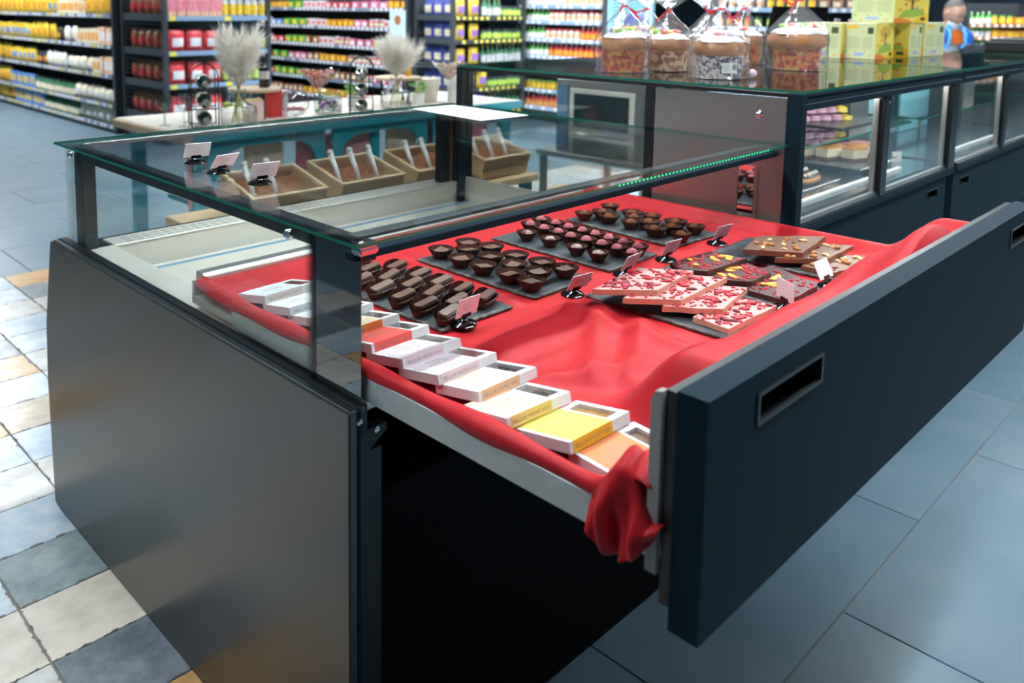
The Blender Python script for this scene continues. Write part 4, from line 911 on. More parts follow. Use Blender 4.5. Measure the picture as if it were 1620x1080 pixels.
# pampas grass in glass vases
PAMP=bpy.data.materials.new('pampas_plume'); PAMP.use_nodes=True; t=PAMP.node_tree; t.nodes.remove(t.nodes['Principled BSDF'])
d1=nd(t,'ShaderNodeBsdfDiffuse'); d1.inputs[0].default_value=(.99,.96,.90,1); d2=nd(t,'ShaderNodeBsdfTranslucent'); d2.inputs[0].default_value=(.99,.95,.88,1); mxs=nd(t,'ShaderNodeMixShader'); mxs.inputs[0].default_value=.5
t.links.new(d1.outputs[0],mxs.inputs[1]); t.links.new(d2.outputs[0],mxs.inputs[2]); t.links.new(mxs.outputs[0],t.nodes['Material Output'].inputs[0]); STALK=M('dry_stalk',(.50,.50,.16),.7)
def vase(x,y,label,seed,s=1.,plumes=11,spread=.20,tall=.36):
    r=random.Random(seed); t=thing('glass_vase',label+' holding pampas grass','vase',(x,y,TZ))
    v=inst('vase_glass',glassobj('vase_glass',[(.001,.004),(.098,.004),(.105,.012),(.106,.10),(.100,.118),(.075,.130),(.042,.138),(.036,.150),(.036,.205),(.047,.222)]),t,scale=(s,s,s))
    for k in range(plumes):
        a=2*PI*k/plumes+r.uniform(-.2,.2); q=r.uniform(.25,1); tx,ty=spread*q*math.cos(a),spread*q*math.sin(a)*.8; h=tall*(1-.25*q)+r.uniform(-.03,.03)
        b=thing('pampas_stem','pampas grass plume in the %s, %s of the bunch'%(label.split(',')[0],(ORD+['last'])[k]),'pampas grass',(x,y,TZ),group='pampas plumes'); 
        p0=Vector((-.05*math.cos(a)*.9,-.05*math.sin(a),.012)); p1=Vector((0,0,.21*s)); p2=Vector((tx*.45,ty*.45,.21*s+h*.45)); p3=Vector((tx,ty,.21*s+h))
        MB().tube([p0,p1,p2],[.0022,.0022,.0015],5).build('stalk',STALK,b)
        mb=MB(); base=p1.lerp(p2,.25)
        for i in range(460):
            u=r.random(); c=base.lerp(p2,min(1,u*2)) if u<.5 else p2.lerp(p3,(u-.5)*2)
            d=(p3-p1).normalized(); o=Vector((r.gauss(0,1),r.gauss(0,1),r.gauss(0,.5))); o.normalize()
            w_=.105*math.sin(PI*min(1,.05+u*.80))**.8*r.uniform(.3,1.1); e=c+d*.065*r.uniform(.4,1.2)+o*w_; m_=c.lerp(e,.5)+o*.008; s_=d.cross(o).normalized()*.0017
            mb.add([c-s_,c+s_,m_+s_*1.3,m_-s_*1.3,e],[(0,1,2,3),(3,2,4)])
        f=mb.build('plume',PAMP,b); f['kind']='stuff'
vase(2.50,4.33,'left glass vase, on the tasting table',3)
vase(3.78,4.42,'right glass vase, on the tasting table',4,1.,10,.19,.28)
# stemmed glasses
wg=glassobj('wine_glass',[(.034,.001),(.030,.004),(.005,.010),(.004,.085),(.012,.095),(.036,.120),(.042,.150),(.036,.195)]); SM=GLASS('green_tinted_glass',(.70,.80,.76),.9,.09,edge=(.18,.28,.26))
wg2=MB().lathe([(.034,.001),(.030,.004),(.006,.010),(.005,.085),(.014,.095),(.038,.120),(.043,.150),(.040,.18)],24,cap=False).mesh('wine_glass',SM,smooth=60)
for x,y,me,l in ((2.18,4.62,wg2,'green tinted stemmed glass at the left end of the table'),(2.24,4.50,wg,'clear stemmed wine glass in front of the tinted glasses'),(2.35,4.66,wg2,'green tinted stemmed glass beside the wine rack'),(2.40,4.55,wg,'clear stemmed wine glass beside the wine rack')):
    inst('wine_glass',me,None,(x,y,TZ+.0005),label=l,cat='glass')
# wine racks with lying bottles
WIRE=M('black_wire',(.01,.01,.01),.3); BOT=M('dark_green_bottle',(.012,.035,.018),.08,spec=.6); FOIL=M('bottle_foil',(.45,.44,.42),.3,metal=.7); LBL=M('white_label',(.80,.78,.74),.6)
def rack(x,y,rz,label,seed):
    t=thing('wine_rack','black wire wine rack '+label,'wine rack',(x,y,TZ),rz); 
    for yy in (-.09,.09):
        p=[(-.075,yy,.0),(-.075,yy,.30)]+[(.075*math.cos(a),yy,.30+.075*math.sin(a)) for a in [PI-k*PI/8 for k in range(1,8)]]+[(.075,yy,.30),(.075,yy,.0)]
        MB().tube(p,.004,6).build('side_wire',WIRE,t,smooth=60)
    for z in (.012,.115,.218):
        for xx in (-.045,.045): MB().tube([(xx,-.09,z),(xx,.09,z)],.0035,6).build('rest_wire',WIRE,t,smooth=60)
        MB().tube([(-.075,-.09,z),(.075,-.09,z)],.0035,6).tube([(-.075,.09,z),(.075,.09,z)],.0035,6).build('cross_wire',WIRE,t,smooth=60)
    for k,z in enumerate((.058,.161,.264)):
        b=thing('wine_bottle','dark wine bottle, %s in the rack %s'%(['lowest','middle one','topmost'][k],label),'bottle',(x,y,TZ+z),rz,'bottles in the wine racks'); b.rotation_euler=(PI/2,0,rz)
        MB().lathe([(.030,-.12),(.040,-.115),(.041,-.10),(.041,.06),(.036,.085),(.018,.115),(.015,.13)],20).build('bottle_body',BOT,b,smooth=50)
        MB().lathe([(.0155,.125),(.0150,.19),(.016,.192),(.016,.205),(.001,.206)],14).build('foil_neck',FOIL,b,smooth=50); MB().lathe([(.0414,-.07),(.0414,.03)],20,cap=False).build('label_band',LBL,b)
rack(2.33,4.43,-.40,'with green bottles left of the left vase',1); rack(3.43,4.36,-.68,'between the cocktail glass and the right vase',2)
# serving stands
for x,y,l,r_ in ((2.78,4.62,'behind the left vase',.16),(4.05,4.72,'behind the right vase',.17)):
    t=thing('serving_stand','round pale board on black legs '+l,'stand',(x,y,TZ))
    MB().lathe([(r_,.170),(r_+.004,.176),(r_+.004,.186),(r_,.190)],30).build('board',OAK,t,smooth=40)
    for a in (.5,2.6,4.7): MB().box(-.006+.7*r_*math.cos(a),.006+.7*r_*math.cos(a),-.006+.7*r_*math.sin(a),.006+.7*r_*math.sin(a),0,.172).build('leg',BLACK,t)
t=thing('sauce_bottle','tall black bottle with a white label on the left stand','bottle',(2.84,4.60,TZ+.19)); MB().lathe([(.030,0),(.034,.004),(.034,.11),(.028,.13),(.013,.15),(.013,.19),(.001,.19)],18).build('bottle_body',HOLD,t,smooth=50); MB().lathe([(.0345,.055),(.0345,.105)],18,cap=False).build('label_band',LBL,t)
t=thing('slim_bottle','slim amber yellow bottle on the right stand','bottle',(4.14,4.70,TZ+.19)); MB().lathe([(.022,0),(.024,.003),(.024,.10),(.010,.125),(.010,.16),(.001,.16)],16).build('bottle_body',M('amber_oil',(.80,.45,.02),.15),t,smooth=50); MB().lathe([(.011,.155),(.011,.175),(.001,.176)],12).build('cap',M('gold_cap',(.7,.5,.12),.3,metal=1),t,smooth=50)
t=thing('paper_bag','beige paper bag standing under the left stand','bag',(2.68,4.47,TZ),.2); MB().box(-.06,.06,-.035,.035,0,.13).build('bag_body',M('beige_paper',(.72,.52,.46),.7),t,bevel=.006); MB().box(-.058,.058,-.012,.012,.128,.142).build('folded_top',M('yellow_paper',(.80,.66,.22),.7),t)
# balloon glass with petals and red carton
inst('balloon_glass',glassobj('balloon_glass',[(.05,.001),(.045,.004),(.008,.010),(.010,.018),(.055,.030),(.088,.070),(.092,.105),(.075,.155),(.066,.170)]),None,(2.95,4.42,TZ+.0005),label='large balloon glass with dried red petals',cat='glass')
pe=MB(); r=random.Random(5)
for i in range(40): pe.ball((r.uniform(-.05,.05),r.uniform(-.05,.05),.05+r.uniform(0,.02)),(r.uniform(.010,.018),r.uniform(.008,.014),.004),6,4)
o=pe.build('dried_petals',M('red_petals',(.45,.05,.09),.6),label='dried red petals inside the balloon glass',cat='petals',kind='stuff'); o.location=(2.95,4.42,TZ)
t=thing('red_carton','red carton standing behind the balloon glass','carton',(2.92,4.56,TZ),.1); MB().box(-.07,.03,0,.06,0,.17).build('carton_body',M('red_card',(.75,.05,.04),.5),t,bevel=.003); MB().box(.03,.075,0,.06,0,.165).build('white_side',LBL,t,bevel=.002)
# giant cocktail glasses with sweets
def cocktail(x,y,col,label,seed):
    r=random.Random(seed)
    inst('cocktail_glass',glassobj('cocktail_glass',[(.060,.001),(.055,.005),(.007,.012),(.006,.165),(.010,.172),(.135,.312)],30),None,(x,y,TZ+.0005),label=label,cat='glass')
    mb=MB()
    for i in range(110):
        z=.185+.115*r.random()**.6; q=(z-.17)/.142*.118*math.sqrt(r.random()); a=r.uniform(0,6.28); mb.ball((q*math.cos(a),q*math.sin(a),z),r.uniform(.009,.013),6,4,m=r.randrange(4))
    o=mb.build('wrapped_sweets',[M('sweet_%d_%d'%(seed,k),c,.3) for k,c in enumerate(col)],label='small sweets heaped in the '+label.split(' of ')[0],cat='sweets',kind='stuff',smooth=180); o.location=(x,y,TZ)
cocktail(3.09,4.36,[(.75,.10,.06),(.80,.25,.12),(.78,.30,.36),(.80,.55,.40)],'giant cocktail glass full of red sweets, left of the second wine rack',1)
cocktail(4.25,4.38,[(.80,.45,.30),(.82,.62,.50),(.72,.32,.20),(.82,.70,.60)],'giant cocktail glass full of peach sweets at the right end of the table',2)
# candy jar
inst('candy_jar',glassobj('candy_jar',[(.075,.002),(.09,.01),(.095,.06),(.090,.12),(.070,.14),(.075,.15)]),None,(3.26,4.50,TZ+.0005),label='clear glass jar of green and purple wrapped candy',cat='jar')
mb=MB(); r=random.Random(8)
for i in range(60): 
    q=.075*math.sqrt(r.random()); a=r.uniform(0,6.28); mb.ball((q*math.cos(a),q*math.sin(a),.015+.075*r.random()),(.018,.012,.010),6,4,m=i%3)
o=mb.build('wrapped_candy',[M('green_foil',(.10,.50,.06),.25),M('purple_foil',(.22,.05,.30),.25),M('white_foil',(.75,.72,.75),.3)],label='green and purple wrapped candy heaped in the glass jar',cat='sweets',kind='stuff',smooth=180); o.location=(3.26,4.50,TZ)
# potted herbs, ice bucket, white bottle
for x,y,l in ((3.60,4.66,'behind the right vase'),(4.06,4.50,'between the right vase and the ice bucket')):
    t=thing('potted_herb','leafy green herb in a white pot '+l,'plant',(x,y,TZ)); MB().lathe([(.038,0),(.042,.004),(.050,.085),(.046,.085),(.044,.075)],16).build('pot',WHITE,t,smooth=40)
    mb=MB(); r=random.Random(int(x*100))
    for i in range(90):
        a=r.uniform(0,6.28); q=.07*math.sqrt(r.random()); c=Vector((q*math.cos(a),q*math.sin(a),.085+.07*r.random())); d=Vector((r.gauss(0,1),r.gauss(0,1),r.gauss(.4,.6))).normalized()*.022; s_=d.orthogonal().normalized()*.010
        mb.add([c,c+d*.5+s_,c+d,c+d*.5-s_],[(0,1,2,3)])
    mb.build('leaves',M('fresh_leaf',(.16,.40,.04),.5,noise=(20,.6),col2=(.08,.26,.02)),t)['kind']='stuff'
t=thing('ice_bucket','steel ice bucket at the right end of the tasting table','bucket',(4.26,4.62,TZ)); MB().lathe([(.070,0),(.074,.004),(.095,.17),(.099,.176),(.095,.178),(.089,.17),(.07,.02)],26).build('bucket_body',STEEL,t,smooth=50)
for sgn in (-1,1): MB().tube([(sgn*.095,-.03,.13),(sgn*.125,-.02,.12),(sgn*.125,.02,.12),(sgn*.095,.03,.13)],.004,6).build('handle',CHROME,t,smooth=60)
t=thing('white_milk_bottle','white bottle with a red cap beside the peach sweets','bottle',(4.42,4.50,TZ)); MB().lathe([(.045,0),(.05,.005),(.05,.15),(.032,.18),(.018,.20),(.018,.215),(.001,.216)],20).build('bottle_body',WHITE,t,smooth=50); MB().lathe([(.020,.205),(.020,.228),(.001,.229)],14).build('cap',RIB,t,smooth=50)

# ------------------------------------------------------------------ shop shelving in the background
RACK=M('dark_shelf_metal',(.045,.055,.065),.45); LIP=M('grey_blue_price_rail',(.20,.25,.36),.4); LIPB=M('light_blue_price_rail',(.26,.40,.58),.4); TAGW=M('white_price_tag',(.86,.86,.86),.5); TAGY=M('yellow_price_tag',(.88,.76,.10),.5)
def pm_(name,col,col2=None,rough=.4): return M('pack_'+name,col,rough,noise=(16,.6),col2=col2 or tuple(min(1,c*1.4+.08) for c in col))
def bag(name,c1,c2,w_=.17,h=.24,d_=.09):
    mb=MB()
    def fn(u,v):
        e=math.sin(PI*v)**.5; x=(u-.5)*w_*(.94+.06*e); return x,-d_/2*e*math.sin(PI*u)**.45,h*v
    mb.grid(fn,6,8); 
    def fb(u,v):
        e=math.sin(PI*v)**.5; x=(.5-u)*w_*(.94+.06*e); return x,d_/2*e*math.sin(PI*u)**.45,h*v
    mb.grid(fb,4,6)
    mb.m=[1 if 6*2<=i<6*5 and i%6 in (1,2,3,4) else 0 for i in range(len(mb.f))]
    return mb.mesh('bag',[c1,c2],smooth=180)
def jar(c1,cap,lab,r_=.04,h=.13): return MB().lathe([(r_*.9,0),(r_,.005),(r_,h*.2)],10).lathe([(r_*1.01,h*.2),(r_*1.01,h*.65)],10,m=2,cap=False).lathe([(r_,h*.65),(r_,h*.74),(r_*.8,h*.82)],10,cap=False).lathe([(r_*.85,h*.82),(r_*.85,h),(.001,h)],10,m=1,cap=False).mesh('jar',[c1,cap,lab],smooth=40)
def bottle(c1,cap,lab,r_=.036,h=.26): return MB().lathe([(r_*.9,0),(r_,.006),(r_,h*.12)],10).lathe([(r_*1.01,h*.12),(r_*1.01,h*.52)],10,m=2,cap=False).lathe([(r_,h*.52),(r_,h*.6),(r_*.4,h*.78),(r_*.36,h*.92)],10,cap=False).lathe([(r_*.42,h*.92),(r_*.42,h),(.001,h)],10,m=1,cap=False).mesh('bottle',[c1,cap,lab],smooth=40)
def pack(c1,c2,w_=.12,h=.16,d_=.06): return MB().box(-w_/2,w_/2,-d_/2,d_/2,0,h).box(-w_*.38,w_*.38,-d_/2-.0008,-d_/2,h*.25,h*.75,1).mesh('pack',[c1,c2])
Yw=pm_('yellow',(.84,.52,.03)); Or=pm_('orange',(.80,.30,.02)); Bl=pm_('blue',(.10,.28,.66)); Cr=pm_('cream',(.80,.70,.50)); Wh=pm_('white',(.82,.82,.84)); Rd=pm_('red',(.70,.04,.05)); Pk=pm_('pink',(.78,.16,.30)); Gn=pm_('green',(.10,.46,.06)); Dg=pm_('dark_green',(.03,.16,.07)); Bk=pm_('black',(.02,.02,.025)); Nv=pm_('navy',(.03,.06,.34)); Tl=pm_('teal',(.05,.40,.40)); Br=pm_('brown',(.36,.14,.05)); Pu=pm_('purple',(.34,.16,.56)); Gy=pm_('grey',(.50,.52,.54)); Lm=pm_('lime',(.50,.66,.10)); Pe=pm_('peach',(.84,.48,.30))
KIND={
 'pasta':(bag('b',Yw,Bl,.16,.24),'yellow bag with a blue panel'),'chips':(bag('b',Yw,Or,.20,.26),'golden crisp bag'),'cream':(bag('b',Cr,Wh,.19,.20,.11),'cream bag of noodles'),'white':(bag('b',Wh,Cr,.17,.22),'white bag'),
 'oats':(pack(Cr,Or,.11,.20,.08),'cream carton with orange label'),'sticks':(pack(Pe,Wh,.07,.22,.05),'peach striped packet'),'dark':(bag('b',Bk,Or,.15,.20),'black bag with orange label'),'teal':(bottle(Dg,Bk,Cr,.04,.20),'dark green jar with cream label'),'blue':(pack(Bl,Yw,.12,.20,.07),'blue carton with yellow label'),
 'redbag':(bag('b',Rd,Wh,.21,.26,.10),'red bag with white label'),'brownbag':(bag('b',Br,Rd,.15,.26,.12),'brown nut bag'),'wine':(bottle(Bk,Dg,Lm,.042,.30),'black wine bottle with a lime label'),'winey':(bottle(Gy,Bk,Yw,.042,.30),'grey bottle with a yellow band'),'pinkbar':(pack(Pe,Pk,.05,.28,.03),'pink striped packet'),
 'green':(pack(Gn,Yw,.14,.12,.08),'green candy box'),'red':(pack(Rd,Wh,.10,.10,.06),'red candy box'),'whitec':(pack(Wh,Rd,.09,.12,.06),'white candy box'),'pinkc':(pack(Pk,Wh,.13,.11,.06),'pink candy box'),'orangec':(pack(Or,Yw,.10,.11,.06),'orange candy box'),'jarr':(jar(Rd,Wh,Cr),'red jar with a white lid'),'bluec':(pack(Bl,Wh,.10,.10,.06),'blue candy box'),'brownc':(pack(Br,Cr,.10,.12,.06),'brown candy box'),
 'navy':(bag('b',Nv,Cr,.20,.27,.11),'navy crisp bag'),'gold':(bag('b',Yw,Pu,.19,.25,.10),'golden bag with a purple panel'),'oil':(bottle(Dg,Yw,Gy,.04,.27),'green oil bottle with a yellow cap'),'oliv':(jar(Dg,Bk,Lm,.045,.16),'dark green jar with a black lid'),
 'juice':(bottle(Gn,Wh,Wh,.035,.18),'green bottle with a white label'),'yog':(jar(Wh,Rd,Pe,.042,.15),'white jar with a red lid'),'ket':(bottle(Rd,Wh,Or,.038,.19),'red sauce bottle'),'pepp':(jar(Or,Gn,Yw,.04,.14),'orange jar with a green lid')}
def gondola(label,origin,ax,L,zs,depth,rows_,lip,tagcol,h_=2.1,side=None,seed=0,post=True,dens=1.0,tags=True,where='',plinth=True):
    """origin: front-left foot seen from the front; ax: unit vector along the front; goods stand on each shelf"""
    r=random.Random(seed); ang=math.atan2(ax[1],ax[0]); t=thing('shop_shelf',label,'shelf',origin,ang)
    MB().box(0,L,depth-.03,depth,0,h_).build('back_panel',RACK,t)
    for x in (-.05,L): MB().box(x,x+.05,-.0,depth,0,h_).build('upright',RACK,t) if side is None else [MB().box(x,x+.05,a_,b_,0,h_).build('upright',RACK,t) for a_,b_ in ((-.02,.04),(depth-.05,depth))]
    if plinth: MB().box(0,L,.02,depth,0,zs[0]-.05).build('plinth',RACK,t)
    for si,z in enumerate(zs):
        s=MB().box(0,L,0,depth,z-.03,z-.008).build('shelf_board',RACK,t)
        q=MB().box(0,L,-.014,0,z-.045,z+.008).build('price_rail',lip,s)
        if tags:
            tg=MB(); n=max(2,int(L/.105))
            for i in range(n):
                if r.random()<.85: tg.box(L*(i+.2)/n,L*(i+.2)/n+.055,-.017,-.0142,z-.038,z+.003,1 if (tagcol=='y' or (tagcol=='m' and r.random()<.3)) else 0)
            g=tg.build('price_tags',[TAGW,TAGY],s); g['kind']='stuff'
    if side=='mesh':
        for x in (-.03,):
            mb=MB()
            n=int(h_/.06)
            for i in range(n): mb.box(x,x+.004,0,depth,.06*i,.06*i+.004)
            mb.build('side_wires',RACK,t)
            for z in zs: MB().box(-.04,-.01,0,depth,z-.05,z+.03).build('side_rail',RACK,t)
    ca,sa=math.cos(ang),math.sin(ang)
    for si,spec in enumerate(rows_):
        z=zs[si]; x=.03; cnt={}; tot=sum(n for _,n in spec)
        for kind,n in spec:
            me,desc=KIND[kind]; xs=[v.co.x for v in me.vertices]; w_=max(xs)-min(xs)
            seg=L*n/tot; k=max(1,int(seg/(w_*1.06)*dens))
            for i in range(k):
                lx=x+seg*(i+.5)/k; ly=.02-min(v.co.y for v in me.vertices)+r.uniform(0,.02)
                o=inst(me.name.split('.')[0] if kind not in ('x',) else 'pack',me,None,(origin[0]+ca*lx-sa*ly,origin[1]+sa*lx+ca*ly,z-.0075),(0,0,ang+r.uniform(-.08,.08)),(1,1,r.uniform(.94,1.05)),
                   label='%s, %s from the left, %s shelf, %s'%(desc,ordn(cnt.setdefault(kind,0)),ORD[si],where),cat=me.name.split('.')[0],group='%s, %s shelf of the %s'%(desc,ORD[si],where)); cnt[kind]+=1
            x+=seg
    return t
# left aisle: faces the camera side, runs away to the back
gondola('long grocery shelf of pasta and noodles on the left aisle',(4.20,15.6,0),(0,-1),5.30,[.10,.36,.73,1.10,1.48],.5,
  [[('chips',3),('blue',3),('teal',3),('cream',3)],[('chips',2.4),('blue',2.4),('teal',3.4),('cream',3)],[('chips',2.4),('pasta',2.4),('dark',1),('white',1.6),('cream',2),('oats',.6),('sticks',1)],[('pasta',4),('chips',2),('dark',.6),('white',1),('oats',1.4),('sticks',1)],[('chips',6),('pasta',1),('oats',2),('chips',2)]],LIP,'m',2.1,seed=1,where='left aisle',dens=1.0)
# end unit with red bags
e2=gondola('shelf end unit with red bags and wine bottles beyond the tasting table',(4.32,9.03,0),(1,0),1.30,[.06,.30,.69,1.07,1.47],1.15,
  [[('redbag',2)],[('redbag',2.2),('wine',2)],[('redbag',2.2),('wine',2)],[('redbag',2.2),('wine',2)],[('pinkbar',2.2),('winey',2)]],LIPB,'y',2.1,side='mesh',seed=2,tags=False,where='end unit')
for z in (.30,.69,1.07,1.47):
    for k in range(5):
        me,desc=KIND['brownbag']
        inst('bag',me,None,(4.40,9.22+.20*k,z-.0075),(0,0,-PI/2+.1*(k-1)),label='brown nut bag behind the wire side, %s shelf, %s from the front'%({.30:'lowest',.69:'second',1.07:'third',1.47:'top'}[z],ORD[k]),cat='bag',group='brown bags behind the wire side')
    tg=MB().box(.02,.10,-.018,-.0142,z-.045,z+.005,0).box(.72,.80,-.018,-.0142,z-.045,z+.005,0).build('price_tag',TAGY,e2)
# candy aisle
gondola('candy shelf with small bright packs in the middle distance',(7.72,12.7,0),(0,-1),3.85,[.22,.49,.76,1.02,1.30,1.58],.5,
  [[('brownc',2),('orangec',2),('red',2)],[('red',1),('green',2),('orangec',2),('brownc',2),('pinkc',2)],[('red',1),('green',1.5),('pinkc',1.5),('brownc',1),('orangec',2),('jarr',2),('red',2)],[('jarr',1),('red',1),('green',1.5),('brownc',1),('whitec',1),('jarr',1),('pinkc',1.5),('orangec',2)],[('jarr',1),('bluec',1),('green',2),('whitec',1.5),('orangec',2),('pinkc',1),('jarr',1),('whitec',1.5)],[('orangec',2),('green',1),('whitec',1.5),('red',1.5),('pinkc',2),('orangec',1)]],LIP,'w',2.1,seed=3,where='candy shelf',dens=.8)
# small poster on its end
po=MB().box(-.003,0,0,.34,0,.40).build('shelf_poster',M('pale_blue_poster',(.55,.74,.84),.5),label='pale blue poster with a brown oval at the end of the candy shelf',cat='poster'); po.location=(7.70,8.80,1.16)
ov_=MB(); ov_.T=Matrix.Translation((-.0045,.17,.26))@Matrix.Rotation(-PI/2,4,'Y'); ov_.lathe([(.07,-.001),(.07,.001)],18).build('printed_oval',BREAD,po)
# oil and crisps unit
gondola('shelf end unit with crisps and green oil bottles',(7.84,7.98,0),(1,0),1.36,[.16,.50,.83,1.16,1.475],.75,
  [[('navy',2),('oil',2)],[('gold',2),('oliv',2)],[('gold',2),('oil',3)],[('gold',2),('oliv',3)],[('gold',2),('oil',1.5),('oliv',1.5)]],RACK,'y',2.1,side='mesh',seed=4,where='oil unit')
for z in (.50,.83,1.16,1.475):
    for k in range(3):
        me,desc=KIND['navy']
        inst('bag',me,None,(7.93,8.16+.2*k,z-.0075),(0,0,-PI/2),label='navy crisp bag on the side of the oil unit, %s shelf, %s from the front'%({.50:'lowest',.83:'second',1.16:'third',1.475:'top'}[z],ORD[k]),cat='bag',group='navy bags on the unit side')
# sauce aisle
gondola('sauce shelf with red and green bottles right of the oil unit',(9.32,8.15,0),(0,-1),1.45,[.20,.45,.69,.93,1.17,1.42,1.64],.45,
  [[('ket',1)],[('pepp',1),('yog',1)],[('juice',1),('ket',1)],[('juice',1),('ket',2)],[('juice',1),('yog',1.5),('ket',1)],[('juice',1),('yog',2)],[('juice',1),('yog',1)]],LIPB,'w',2.1,seed=5,where='sauce shelf')
# pale blue wire rack
wr_=thing('wire_grid_rack','pale blue wire grid rack behind the leftmost sweet bread','rack',(9.40,6.62,0),-PI/2)
CY=M('pale_blue_wire',(.30,.62,.74),.4)
for x in (0,.62): MB().box(x-.03,x+.03,-.03,.03,0,1.9).build('upright',CY,wr_)
mb=MB()
for i in range(34): mb.box(0,.62,-.006,.006,.3+.046*i,.318+.046*i)
for i in range(14): mb.box(.0443*i-.004,.0443*i+.004,-.008,.008,.3,1.86)
mb.build('wire_grid',CY,wr_)['kind']='stuff'
# goods wall seen between the sweet breads
gondola('mixed grocery shelf seen above the sweet breads',(10.4,5.7,0),(0,-1),1.95,[.55,.85,1.12,1.38,1.62],.45,
  [[('orangec',1)],[('brownc',1),('ket',1)],[('pepp',1),('whitec',1),('oliv',1)],[('ket',1),('oliv',1),('whitec',1),('jarr',1)],[('yog',1),('pepp',1),('brownc',1)]],LIPB,'w',2.1,seed=6,where='mixed shelf',dens=.7)
gondola('far shelf of orange and green packets beyond the standing man',(13.85,3.63,0),(.766,-.643),1.0,[.62,.84,1.06,1.24,1.42],.4,
  [[('orangec',1)],[('juice',1),('orangec',2)],[('juice',1),('blue',1),('pepp',1)],[('juice',1),('orangec',2)],[('juice',1),('pepp',1),('orangec',1)]],Br,'w',1.72,seed=7,where='far shelf')
# boxes with an egg behind the case
t=thing('purple_box','flat purple box with red print behind the leftmost sweet bread','box',(3.55,2.40,1.361),.1); MB().box(-.16,.16,-.05,.05,0,.07).build('box_body',Pu,t,bevel=.003); MB().box(-.10,-.04,-.0512,-.05,.015,.055).box(.03,.09,-.0512,-.05,.015,.055).build('red_print',Rd,t)
t=thing('egg_box','navy and yellow egg shaped gift box standing on the purple box','box',(3.66,2.42,1.4315),.1); MB().lathe([(.05,0),(.066,.02),(.070,.07),(.058,.12),(.035,.145),(.001,.155)],20).build('box_body',Nv,t,smooth=60); MB().lathe([(.0705,.045),(.0715,.07),(.0695,.085)],20,cap=False).build('yellow_band',Yw,t,smooth=60)
# till display behind the cartons
t=thing('till_keypad','black till keypad standing behind the yellow cartons','keypad',(5.05,2.20,1.361),-.75); MB().prism([(0,0),(.14,0),(.14,.03),(.03,.26),(0,.26)],-.16,.16,'x').build('keypad_body',VOID,t)
kb=MB(); kb.T=Matrix.Translation((0,.14,.03))@Matrix.Rotation(math.atan2(.23,-.11),4,'X')
for i in range(9):
    for j in range(4): kb.box(-.135+.03*i,-.112+.03*i,.04+.035*j,.065+.035*j,-.006,-.001,1 if j==3 and i in (1,7,8) else 0)
ko=kb.build('keys',[M('grey_keys',(.22,.24,.22),.5),M('cyan_keys',(.05,.40,.42),.5)],t)

